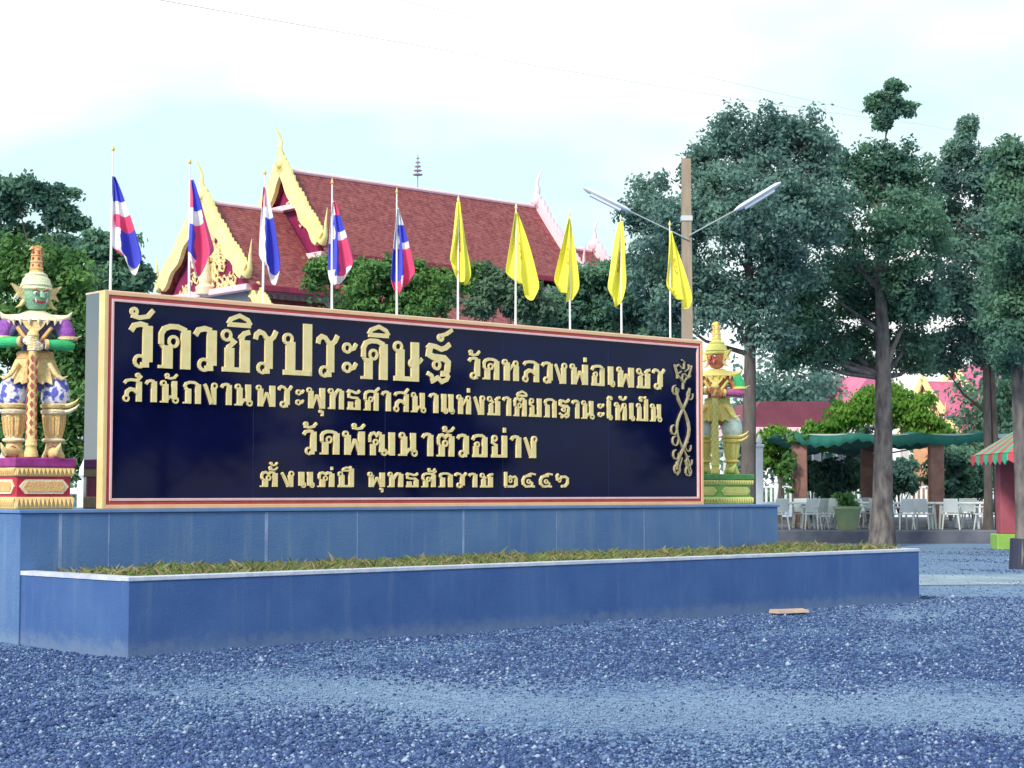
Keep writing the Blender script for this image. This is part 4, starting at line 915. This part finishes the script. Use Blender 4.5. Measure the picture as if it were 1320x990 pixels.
def tree(name, label, base, trunk, blobs, n, size, m, seed, bark=BARK, group=None, cat='tree', clump=.55, forks=True, lean=(0, 0), r0=.3, extra=(), hang=0, dead=0):
    """trunk = height of the trunk top; blobs relative to the base"""
    t = empty(name, base, label=label, cat=cat, group=group); rnd = random.Random(seed)
    b = MB(); n_ = 9; path = []
    for i in range(n_ + 1):
        f = i / n_; path.append((lean[0] * f + .06 * math.sin(f * 5 + seed), lean[1] * f + .06 * math.cos(f * 4 + seed), trunk * f - .1))
    rad = [r0 * (1.35 if i == 0 else 1.0) * (1 - .72 * (i / n_) ** 1.1) for i in range(n_ + 1)]
    b.tube(path, rad, 12)
    if forks:
        for (x, y, z, rx, ry, rz) in blobs:
            if rz < .33: continue
            f = min(.93, max(.38, (z - rz * .9) / trunk)); i = int(f * n_); s = Vector(path[i]); e = Vector((x, y, z - rz * .1)); mid = s.lerp(e, .5) + Vector((rnd.uniform(-.3, .3), rnd.uniform(-.3, .3), -.15 * (e - s).length + .2))
            q = max(.03, rad[i] * .5); b.tube([s, s.lerp(mid, .55), mid, mid.lerp(e, .6), e], [q, q * .75, q * .55, q * .38, q * .2], 7)
            for _ in range(3):
                e2 = e + Vector((rnd.uniform(-.9, .9) * rx, rnd.uniform(-.9, .9) * ry, rnd.uniform(-.5, .8) * rz)); b.tube([mid.lerp(e, .5), mid.lerp(e, .6).lerp(e2, .5), e2], [q * .32, q * .22, q * .08], 5)
    for ex in extra: b.tube(ex[0], ex[1], 7)
    b.build('trunk', bark, t, smooth=True)
    leaves('crown', blobs, n, size, m, t, seed, clump, hang=hang)
    return t
def px_blobs(base, lst, Y):
    """foliage masses measured on the photograph (px,py,half width px,half height px, depth offset) turned into metres round the base"""
    o = []
    for (x, y, a, h, dy) in lst:
        p = at(x, y, Y + dy); k = (Y + dy) / FPX; o.append((p.x - base[0], p.y - base[1], p.z - base[2], a * k, min(a, h * 1.3) * k * .9, h * k))
    return o
def place(px, Y): p = at(px, 634, Y); return (p.x, p.y, 0)
# right-hand row
bA = place(966, 46)
tree('yard_tree', 'tall dark tree behind the red faced guardian with a broad crown above the lamp pole', bA, 9.6, px_blobs(bA, [(945, 180, 34, 40, 0), (985, 172, 36, 36, .5), (905, 220, 34, 46, 1), (930, 240, 46, 40, 0), (1022, 176, 36, 36, 1), (1052, 195, 32, 40, 1), (990, 225, 55, 40, 0), (880, 300, 62, 58, 0), (960, 280, 75, 60, -1), (1040, 270, 60, 60, 1), (850, 345, 50, 55, 1), (910, 375, 60, 52, 0), (835, 265, 40, 35, 1), (975, 395, 45, 48, 0), (1000, 432, 30, 24, .5), (1005, 340, 50, 50, 0), (860, 400, 40, 30, 1)], 46), 60000, .074, LEAF_BLUE, 11, BARKD, 'yard trees right of the sign', r0=.24, clump=.42)
bB = place(1138, 51)
tree('yard_tree', 'tallest tree with a thick grey trunk and a small tuft above its crown', bB, 11.4, px_blobs(bB, [(1146, 136, 18, 24, 0), (1127, 132, 15, 13, .2), (1166, 140, 15, 12, 0), (1152, 112, 13, 11, 0), (1138, 158, 14, 12, 0), (1085, 215, 22, 26, 0), (1112, 226, 34, 44, 0), (1142, 228, 34, 44, .5), (1172, 236, 30, 48, 0), (1198, 268, 16, 40, 0), (1080, 290, 55, 48, -1), (1150, 300, 65, 50, -1), (1195, 310, 32, 60, 0), (1045, 360, 55, 42, 0), (1110, 370, 62, 48, 1.5), (1180, 385, 48, 48, 0), (1030, 420, 45, 38, 0), (1090, 430, 50, 34, 1.2), (1172, 440, 36, 28, 1), (1060, 456, 40, 22, 0), (1020, 458, 26, 18, 0), (1105, 468, 36, 16, 1.5), (1180, 468, 30, 16, 1.5), (1140, 215, 40, 26, 0)], 51), 64000, .080, LEAF_DARK, 12, BARK, 'yard trees right of the sign', r0=.33, clump=.42)
bC = place(1272, 55)
tree('yard_tree', 'slim twin stemmed dark tree between the pergola and the striped kiosk', bC, 12.5, px_blobs(bC, [(1247, 165, 16, 18, 0), (1240, 196, 26, 24, 0), (1222, 228, 20, 30, 0), (1266, 225, 30, 40, 0), (1280, 250, 30, 40, .5), (1235, 300, 38, 50, 1), (1285, 310, 45, 55, 0), (1245, 380, 55, 55, 0), (1295, 400, 45, 50, -1), (1230, 440, 36, 28, 1), (1275, 452, 40, 28, 0), (1215, 468, 24, 16, 1), (1218, 255, 22, 40, 1)], 55), 44000, .085, LEAF_BLUE, 13, BARKD, 'yard trees right of the sign', r0=.15, clump=.42, extra=[([(.45, .2, -.1), (.35, .2, 3), (.2, .1, 7), (.1, 0, 10)], [.14, .11, .08, .04])])
bD = place(1316, 36.5)
tree('yard_tree', 'nearest tree at the right edge of the yard with a dark painted trunk foot', bD, 8.2, px_blobs(bD, [(1300, 196, 24, 26, 0), (1322, 215, 26, 34, 0), (1345, 260, 60, 60, 0), (1292, 245, 22, 34, 0), (1305, 300, 40, 50, -1), (1350, 360, 70, 60, 0), (1300, 400, 42, 45, 0), (1335, 440, 55, 36, -1), (1297, 462, 26, 20, 0), (1390, 300, 50, 70, 1)], 36.5), 42000, .060, LEAF_DARK, 14, BARK, 'yard trees right of the sign', r0=.20, clump=.34)
b = MB(); b.lathe([(.30, -.05), (.27, .3), (.255, .62), (.24, .63)], 14, (bD[0] + .03, bD[1] + .05, 0)); 
dk = b.build('trunk_band', mat('dark_paint', (.025, .03, .06), rough=.7)); dk.parent = [o for o in bpy.data.objects if o.get('label', '').startswith('nearest tree at the right')][0]; dk.location = (-bD[0], -bD[1], 0)
# weeping lime tree over the pergola
bE = place(1140, 69)
tree('arbor_tree', 'bright green drooping tree behind the green shade net', bE, 3.6, px_blobs(bE, [(1130, 522, 45, 26, 0), (1090, 540, 36, 22, 0), (1176, 534, 34, 24, 0), (1208, 560, 25, 16, 0), (1062, 558, 24, 16, 0), (1150, 512, 26, 16, 0)], 69), 16000, .105, LEAF_LIME, 15, BARKD, r0=.2, clump=.4, hang=1.2)
bF = place(1005, 66)
tree('arbor_tree', 'small bright green tree left of the pergola below the maroon roof', bF, 2.6, px_blobs(bF, [(1000, 570, 26, 20, 0), (985, 585, 18, 22, 0), (1008, 600, 16, 15, 0)], 66), 6000, .11, LEAF_LIME, 16, BARKD, r0=.14, clump=.35, hang=1.0)
# trees and shrubs behind the sign
bG = place(480, 44)
tree('garden_tree', 'bushy mid green tree between the temple porch and the sign', bG, 4.4, px_blobs(bG, [(420, 352, 30, 28, 0), (455, 350, 24, 20, 0), (490, 362, 40, 30, 0), (528, 353, 22, 20, 0), (560, 366, 34, 28, 0), (460, 390, 70, 30, 0), (540, 400, 60, 30, 0), (598, 358, 20, 22, 0)], 44), 20000, .072, LEAF_MID, 17, BARKD, 'garden trees behind the sign', r0=.2, clump=.28)
bH = place(640, 48)
tree('garden_tree', 'greyish green tree in front of the right half of the red roof', bH, 4.6, px_blobs(bH, [(622, 362, 34, 28, 0), (665, 378, 38, 28, 0), (620, 385, 42, 30, 0), (690, 400, 35, 25, 0)], 48), 12000, .085, LEAF_GREY, 18, BARKD, 'garden trees behind the sign', r0=.18, clump=.30)
bI = place(790, 50)
tree('garden_tree', 'dark green tree under the left street lamp arm behind the yellow flags', bI, 4.8, px_blobs(bI, [(770, 360, 40, 30, 0), (735, 390, 42, 30, 0), (800, 395, 50, 36, 0), (850, 410, 42, 36, 0), (765, 420, 60, 25, 0), (700, 420, 40, 20, 0)], 50), 20000, .09, LEAF_DARK, 19, BARKD, 'garden trees behind the sign', r0=.18, clump=.32)
# left background
bJ = place(30, 60)
tree('garden_tree', 'tall airy tree at the left edge with sky showing through its crown', bJ, 10, px_blobs(bJ, [(20, 245, 45, 22, 0), (65, 262, 36, 22, 0), (-20, 270, 45, 35, 0), (90, 285, 24, 15, 0), (15, 300, 60, 16, 1), (75, 312, 38, 12, 0)], 60), 12000, .11, LEAF_DARK, 20, BARKD, 'trees left of the temple', r0=.3, clump=.36)
bK = place(60, 46)
tree('garden_tree', 'thick mid green tree directly behind the green faced guardian', bK, 6, px_blobs(bK, [(20, 350, 60, 45, 0), (80, 360, 55, 45, 0), (-20, 430, 60, 60, 0), (50, 430, 70, 60, 0), (110, 430, 50, 60, 0), (20, 540, 80, 70, 0), (100, 560, 60, 80, 0), (-40, 560, 60, 70, 0)], 46), 42000, .095, LEAF_MID, 21, BARKD, 'trees left of the temple', r0=.25, clump=.36)
bL = place(165, 54)
tree('garden_tree', 'darker tree behind the first national flag', bL, 6.5, px_blobs(bL, [(125, 320, 36, 24, 0), (150, 345, 36, 35, 0), (178, 362, 22, 28, 0), (130, 380, 50, 40, 0), (165, 400, 36, 30, 0)], 54), 18000, .11, LEAF_DARK, 22, BARKD, 'trees left of the temple', r0=.22, clump=.36)
b0 = place(0, 110)
for k, (px, Y, w, top, lab) in enumerate([(-60, 95, 90, 470, 'far tree line at the left edge'), (1005, 95, 70, 450, 'distant tree left of the maroon pavilion roof'), (1310, 100, 80, 440, 'distant dark tree behind the kiosk'), (1078, 100, 50, 470, 'distant tree behind the pergola posts'), (1235, 122, 60, 500, 'distant low tree behind the pergola')]):
    bb = place(px, Y)
    tree('distant_tree', lab + ' with a rounded crown', bb, 3.5, px_blobs(bb, [(px, (top + 610) / 2, w, (610 - top) / 2, 0), (px - w * .6, 585, w * .6, 35, 0), (px + w * .6, 590, w * .6, 35, 0)], Y), 6500, .20, [LEAF_DARK, LEAF_BLUE, LEAF_DARK, LEAF_BLUE, LEAF_MID][k], 30 + k, BARKD, 'distant trees', r0=.25, clump=.7, forks=False)

# ------------------------------------------------------------------ lamp pole and wires
lp = empty('street_lamp', (at(887, 634, 34).x, 34, 0), label='brown concrete pole behind the sign with two raised tube lamp arms', cat='street lamp')
ztop = at(887, 205, 34).z
b = MB(); b.add([(-.13, -.11, -.1), (.13, -.11, -.1), (.13, .11, -.1), (-.13, .11, -.1), (-.085, -.075, ztop), (.085, -.075, ztop), (.085, .075, ztop), (-.085, .075, ztop)], [(3, 2, 1, 0), (4, 5, 6, 7), (0, 1, 5, 4), (1, 2, 6, 5), (2, 3, 7, 6), (3, 0, 4, 7)]); b.build('pole', CONC, lp)
b = MB(); b.box((-.11, -.10, at(0, 282, 34).z - .05), (.11, .10, at(0, 282, 34).z + .05)); b.build('clamp', STEEL, lp)
def rel(px, py): q = at(px, py, 34); return Vector((q.x - lp.location.x, -.14, q.z))
for (a, c, e) in (((887, 310), (812, 274), (752, 244)), ((887, 305), (946, 273), (1005, 237))):
    A_, B_, C_ = rel(*a), rel(*c), rel(*e); A_.y = -.12
    b = MB(); b.tube([A_, B_], .014, 8); ar = b.build('lamp_arm', mat('lamp_arm_grey', (.30, .36, .36), rough=.6), lp)
    d = (C_ - B_); b = MB(); b.tube([B_ - d * .02, B_ + d * .04, B_ + d * .12, B_ + d * .9, C_], [.02, .07, .105, .10, .04], 10, flat=.5); hd = b.build('lamp_head', LAMPW, lp, smooth=True)
    b = MB(); b.tube([B_ + d * .2 + Vector((0, 0, -.05)), B_ + d * .85 + Vector((0, 0, -.05))], .055, 8); b.build('lamp_lens', mat('lens', (.75, .78, .8), rough=.2), hd, smooth=True)
def wire(label, p, q, sag, r):
    b = MB(); n = 40; b.tube([p.lerp(q, i / n) + Vector((0, 0, -4 * sag * (i / n) * (1 - i / n))) for i in range(n + 1)], r, 5)
    tag(b.build('power_line', mat('wire', (.30, .34, .36), rough=.6)), label, 'wire', 'overhead wires')
wire('thin overhead wire sloping from the upper left over the temple', at(150, -10, 22), at(1180, 160, 60), .10, .0042)
wire('second overhead wire entering at the top centre of the picture', at(470, -12, 24), at(1240, 170, 62), .12, .0038)

# ------------------------------------------------------------------ right: pergola, kiosk, tables, fence, far roofs
BRN = mat('post_brown', (.36, .20, .15), (.26, .13, .11), rough=.85, scale=3, bump=.2); NET = mat('shade_net', (.012, .11, .085), (.02, .17, .13), rough=.8, scale=1.3)
pg = empty('pergola', (at(1110, 634, 58.5).x, 58.5, .40), label='pergola of brown posts carrying a sagging green shade net', cat='pergola')
x0p = pg.location.x
cols = []
for (px, dy) in ((1031, 0), (1207, 0), (1118, 11), (1300, 11), (1030, 22), (1210, 22)):
    q = at(px, 634, 58.5 + dy); x = q.x - x0p
    b = MB(); b.bev((x - .23, dy - .2, 0), (x + .23, dy + .2, 3.0), .03); c_ = b.build('post', BRN, pg)
    b = MB(); b.bev((x - .3, dy - .27, 0), (x + .3, dy + .27, .16), .02); b.build('post_foot', CONC, c_); cols.append((x, dy))
xa, xb = cols[0][0] - .2, at(1268, 634, 58.5).x - x0p
for y in (0, 11, 22):
    b = MB(); b.bev((xa - .3, y - .06, 3.0), (xb + 1.2, y + .06, 3.14), .01); b.build('beam', STEEL, pg)
nx, ny = 48, 40; vs = []; F = []
for j in range(ny + 1):
    for i in range(nx + 1):
        f, g = i / nx, j / ny; x = xa + (xb - xa) * f; y = g * 22 - .3
        sagx = abs(math.sin(f * math.pi * 3.0)); sagy = abs(math.sin(g * math.pi * 2)); z = 3.22 - .42 * sagx * (.35 + .65 * sagy) + .06 * math.sin(i * 2.1 + j)
        if j == 0: z -= .34 + .05 * math.sin(f * 11 + .6); y = -.34
        if j == 1: y = -.26; z = 3.18 - .1 * sagx
        vs.append((x, y, z))
for j in range(ny):
    for i in range(nx): F.append((j * (nx + 1) + i, j * (nx + 1) + i + 1, (j + 1) * (nx + 1) + i + 1, (j + 1) * (nx + 1) + i))
nt_ = np_mesh('shade_net', np.array(vs), np.array(F), NET, pg); nt_.modifiers.new('th', 'SOLIDIFY').thickness = .01
# creeper on the first post
ivy = empty('creeper', (x0p + cols[0][0], 58.2, .40), label='leafy creeper climbing the left front post of the pergola', cat='plant')
b = MB(); b.tube([(-.2, .0, 0), (-.26, -.05, .8), (-.1, -.02, 1.6), (-.25, 0, 2.6)], .02, 5); b.build('stem', BARKD, ivy)
leaves('foliage', [(-.42, 0, 2.3, .3, .3, .45), (-.45, 0, 1.5, .22, .25, .4), (-.2, .1, 2.95, .5, .3, .2)], 420, .10, LEAF_MID, ivy, 44, .2)
# kiosk with a striped roof
kx = at(1384, 634, 46.5).x
ks = empty('kiosk', (kx, 48.0, 0), label='kiosk with a red and green striped roof on red posts at the right edge', cat='kiosk')
KR = mat('kiosk_red', (.52, .05, .08), (.60, .09, .10), rough=.5, scale=3); KG = mat('kiosk_green', (.04, .40, .22), (.06, .48, .28), rough=.5, scale=3); KP = mat('kiosk_post', (.30, .07, .10), (.36, .09, .12), rough=.7, scale=3); KB = mat('kiosk_base', (.28, .48, .10), (.22, .42, .08), rough=.6, scale=4)
for sx in (-1, 1):
    for sy in (-1, 1):
        b = MB(); b.bev((sx * 1.0 - .24, sy * 1.3 - .24, .42), (sx * 1.0 + .24, sy * 1.3 + .24, 2.7), .02); p_ = b.build('post', KP, ks)
        b = MB(); b.bev((sx * 1.0 - .38, sy * 1.3 - .38, -.05), (sx * 1.0 + .38, sy * 1.3 + .38, .42), .03); b.build('post_base', KB, p_)
E_ = 1.82; EZ, AZ = 2.62, 3.95
for side in range(4):
    M = Matrix.Rotation(side * math.pi / 2, 4, 'Z'); n = 8
    for col in (0, 1):
        b = MB()
        for i in range(n):
            if i % 2 != col: continue
            f0, f1 = -1 + 2 * i / n, -1 + 2 * (i + 1) / n
            def P3(f, g): return (f * E_ * (1 - g), -(E_) * (1 - g) + 0, EZ + (AZ - EZ) * g)
            b.add([P3(f0, 0), P3(f1, 0), P3(f1, .97), P3(f0, .97)], [(0, 1, 2, 3)])
            # scalloped valance
            fm = (f0 + f1) / 2
            b.add([(f0 * E_, -E_ - .006, EZ), (f1 * E_, -E_ - .006, EZ), (f1 * E_, -E_ - .006, EZ - .18), (fm * E_, -E_ - .006, EZ - .30), (f0 * E_, -E_ - .006, EZ - .18)], [(0, 1, 2, 3, 4)])
        b.xf(M); o = b.build('roof_stripe', KG if col else KR, ks); o.modifiers.new('th', 'SOLIDIFY').thickness = .03
# tables and chairs
WT = mat('white_plastic', (.80, .84, .82), (.70, .75, .74), rough=.5, scale=3)
def make_table(loc, rz, label):
    t = empty('dining_table', loc, rz, label=label, cat='table', group='white tables under the pergola')
    b = MB(); b.bev((-.85, -.4, .76), (.85, .4, .83), .015); b.build('tabletop', WT, t)
    for sx in (-1, 1):
        for sy in (-1, 1):
            b = MB(); b.tube([(sx * .68, sy * .3, .76), (sx * .74, sy * .32, .0)], [.045, .035], 8); b.build('leg', WT, t)
    return t
def make_chair(loc, rz, label):
    t = empty('plastic_chair', loc, rz, label=label, cat='chair', group='white chairs under the pergola')
    b = MB(); b.bev((-.23, -.22, .43), (.23, .22, .47), .01); b.build('seat', WT, t)
    b = MB(); b.slab([(-.22, .2, .5), (.22, .2, .5), (.20, .31, .90), (-.20, .31, .90)], .03); b.build('backrest', WT, t)
    for sx in (-1, 1):
        b = MB(); b.tube([(sx * .24, .24, .66), (sx * .26, -.18, .66), (sx * .25, -.22, .45)], .022, 6); b.build('armrest', WT, t)
        for sy in (-1, 1):
            b = MB(); b.tube([(sx * .2, sy * .19, .44), (sx * .25, sy * .25, 0)], [.028, .02], 6); b.build('leg', WT, t)
    return t
T0 = make_table((0, 0, 0), 0, 'x'); C0 = make_chair((0, 0, 0), 0, 'x'); firstT = firstC = True
spots = [(1016, 56.5, .1, 'white table left of the first pergola post'), (1064, 56.8, -.1, 'white table between the first post and the thick trunk, nearer one'), (1104, 57.2, .15, 'white table just left of the thick grey trunk'), (1172, 56.5, 0, 'white table right of the thick grey trunk'), (1236, 56.3, .1, 'white table right of the second pergola post'), (1262, 58.5, -.15, 'white table nearest the striped kiosk'), (1085, 69, .2, 'white table farther back behind the thick trunk')]
for k, (px, Y, rz, lab) in enumerate(spots):
    o = T0 if k == 0 else copy_tree(T0); q = at(px, 634, Y); o.scale = (1.05, 1.05, 1.05); o.location = (q.x, Y, .402); o.rotation_euler.z = rz; o['label'] = lab
    for j, (dx, dy, r, wd) in enumerate([(-.45, -.75, math.pi + .2, 'left'), (.45, -.75, math.pi - .25, 'right'), (.3, .8, .15, 'rear')]):
        if j == 2 and k % 2: continue
        c = C0 if firstC else copy_tree(C0); firstC = False
        c.scale = (1.08, 1.08, 1.08); c.location = (q.x + dx + .25 * math.sin(k * 3.1 + j), Y + dy + .2 * math.sin(k * 5.7 + j * 2), .402); c.rotation_euler.z = r + rz + math.sin(k * 7.3 + j * 2.9) * .7; c['label'] = 'white armchair, %s one at the table %s' % (wd, lab.replace('white table ', '').replace(', nearer one', '').replace('between the first post and the thick trunk', 'between post and trunk'))
# lime planter tub by the trunk
tb = empty('plant_tub', (at(1092, 634, 55.4).x, 55.4, .402), label='pale green tub standing before the white tables', cat='tub')
b = MB(); b.lathe([(.30, 0), (.42, .62), (.46, .66), (.46, .74), (.38, .74), (.36, .66), (.0, .64)], 18); b.build('body', mat('tub_green', (.28, .38, .20), (.34, .42, .24), rough=.6, scale=4), tb, smooth=True)
leaves('foliage', [(0, 0, .95, .35, .35, .25)], 260, .12, LEAF_MID, tb, 50, .15)
# white boundary fence: bays of rails and pickets with bud-topped posts
def fence(label, x0, x1, Y, h, bays, pk=.16):
    t = empty('fence', (x0, Y, 0), label=label, cat='fence'); L = (x1 - x0) / bays
    for k in range(bays + 1):
        b = MB(); b.bev((k * L - .11, -.11, -.05), (k * L + .11, .11, h + .12), .02); b.lathe([(.05, h + .12), (.11, h + .2), (.10, h + .30), (.04, h + .44), (.005, h + .56)], 10, (k * L, 0, 0)); b.build('post', WHITE, t)
    for k in range(bays):
        b = MB(); a, c = k * L + .11, (k + 1) * L - .11
        b.bev((a, -.04, h - .10), (c, .04, h), .01); b.bev((a, -.04, .30), (c, .04, .40), .01); b.bev((a, -.06, -.05), (c, .06, .22), .01)
        n = int((c - a) / pk)
        for i in range(n): b.box((a + (i + .25) * pk, -.025, .40), (a + (i + .70) * pk, .025, h - .1))
        b.build('fence_panel', WHITE, t)
    return t
p_ = at(110, 634, 27.5)
fence('white balustrade with a bud topped post behind the left guardian', p_.x - 4, p_.x, 27.5, 1.66, 3, .2)
p_ = at(980, 634, 73)
fence('white picket fence with bud topped posts far behind the pergola', p_.x, p_.x + 26, 90, 1.9, 8, .25)
# far buildings on the right
PK = mat('far_roof_pink', (.58, .14, .26), (.64, .20, .32), rough=.7, scale=1.2)
h2 = at(1190, 490, 105)
far = hall('distant pink roofed temple building with gold trim seen through the trees on the right', (h2.x, h2.y, 0), R(24), PK, YGOLD, PINKW, k=.72, ornate=True, wallm=mat('orange_wall', (.62, .30, .16), (.70, .38, .20), rough=.8, scale=2))
h3 = at(1095, 505, 115)
pv = empty('pavilion', (at(1010, 634, 82).x, 82, 0), R(8), label='low pavilion with a maroon roof and white fascia behind the red faced guardian', cat='pavilion')
b = MB(); b.prism([(-2.6, 4.55), (2.6, 4.55), (1.5, 5.75), (-1.7, 5.75)], -2.2, 2.2); rf = b.build('roof', mat('maroon_roof', (.16, .04, .07), (.2, .05, .08), rough=.7, scale=2), pv)
b = MB(); b.bev((-2.75, -2.35, 4.2), (2.75, 2.35, 4.55), .02); b.build('fascia', PINKW, rf)
for sx in (-1, 1):
    for sy in (-1, 1):
        b = MB(); b.bev((sx * 2.2 - .18, sy * 1.8 - .18, 0), (sx * 2.2 + .18, sy * 1.8 + .18, 4.2), .02); b.build('post', WHITE, pv)
gp = empty('gate_post', (at(979, 634, 55).x, 55, 0), label='tall white gate post right of the red faced guardian', cat='post')
b = MB(); b.bev((-.11, -.11, -.05), (.11, .11, 3.0), .02); b.build('shaft', WHITE, gp); b = MB(); b.bev((-.15, -.15, 3.0), (.15, .15, 3.1), .02); b.lathe([(.05, 3.1), (.10, 3.17), (.08, 3.28), (.02, 3.42)], 12); b.build('cap', WHITE, gp)
# flat tan scrap by the planter foot
sc2 = MB(); q = L2W(9.55, -.42); c_, s_ = .26, .09
sc2.add([(-.26, -.10, 0), (.24, -.13, 0), (.28, .08, 0), (-.05, .14, 0), (-.27, .09, 0), (-.25, -.09, .035), (.23, -.12, .03), (.27, .07, .045), (-.05, .13, .04), (-.26, .08, .05)], [(4, 3, 2, 1, 0), (5, 6, 7, 8, 9)] + [(i, (i + 1) % 5, (i + 1) % 5 + 5, i + 5) for i in range(5)])
tag(sc2.build('paving_scrap', mat('tan_scrap', (.42, .30, .24), (.5, .38, .3), rough=.9, scale=6), loc=(q.x, q.y, .005), rz=R(30)), 'flat tan piece of broken paving lying at the foot of the planter', 'rubble')


pk2 = empty('pavilion', (at(1098, 634, 100).x, 100, 0), R(20), label='small pink roofed pavilion glimpsed left of the thick tree trunk', cat='pavilion')
b = MB(); b.prism([(-2.6, 5.6), (2.6, 5.6), (.2, 8.2), (-.2, 8.2)], -2.5, 2.5); rf = b.build('roof', PK, pk2)
b = MB(); b.bev((-2.75, -2.65, 5.25), (2.75, 2.65, 5.6), .02); b.build('fascia', PINKW, rf)
for sx in (-1, 1):
    for sy in (-1, 1):
        b = MB(); b.bev((sx * 2.2 - .18, sy * 2.1 - .18, 0), (sx * 2.2 + .18, sy * 2.1 + .18, 5.25), .02); b.build('post', WALLW, pk2)
# dark shrubs behind the tables
for k, (px, Y, w, h, lab) in enumerate([(1080, 74, 34, 34, 'dark shrub behind the tables left of the thick trunk'), (1225, 72, 30, 40, 'dark shrub right of the second pergola post'), (1255, 73, 30, 42, 'dark shrub behind the table nearest the kiosk'), (1160, 78, 22, 26, 'dark shrub right of the thick trunk'), (1045, 76, 20, 24, 'dark shrub behind the first pergola post')]):
    q = place(px, Y); q = (q[0], Y, .40)
    t = empty('garden_shrub', q, label=lab, cat='shrub', group='shrubs behind the pergola tables')
    b = MB()
    for a in range(4): b.tube([(0, 0, 0), (.2 * math.cos(a * 1.6), .2 * math.sin(a * 1.6), .7), (.5 * math.cos(a * 1.6), .4 * math.sin(a * 1.6), 1.4)], [.05, .04, .02], 5)
    b.build('stem', BARKD, t)
    leaves('foliage', px_blobs(q, [(px, 612, w, h * .8, 0), (px - w * .5, 625, w * .6, h * .5, 0), (px + w * .5, 622, w * .6, h * .5, 0)], Y), 3500, .13, LEAF_DARK, t, 70 + k, .4)

# unseen trees added off to the right to give the polished board reflections
for k, (x, y, h, lab) in enumerate([(33, -2, 6.2, 'unseen tree added for the board reflection, farthest behind the viewer'), (36, 6.5, 7.4, 'tall unseen tree added for the board reflection, level with the viewer'), (38, 15, 6.0, 'broad unseen tree added for the board reflection, opposite the planter'), (42, 26, 7.0, 'unseen tree added for the board reflection, opposite the board end')]):
    tree('reflection_tree', lab, (x, y, 0), h * .7, [(0, 0, h * .62, 2.6, 2.6, h * .3), (.5, 2.0, h * .5, 2.0, 1.8, h * .22), (-.4, -2.1, h * .55, 2.0, 1.8, h * .24), (0, .6, h * .85, 1.5, 1.6, h * .16)], 7000, .17, LEAF_DARK, 90 + k, BARKD, 'unseen trees added for the board reflection', r0=.25, clump=.4)

# low far-off wood closing the horizon
leaves('far_woods', [(x, 165 + 6 * math.sin(x), 1.6, 9, 5, 2.2 + .7 * math.sin(x * .37)) for x in range(-150, 151, 10)], 16000, .5, LEAF_GREY, None, 99, 1.5)
fw = bpy.data.objects['far_woods']; tag(fw, 'low far off belt of trees along the horizon behind the temple yard', 'woods', kind='stuff')
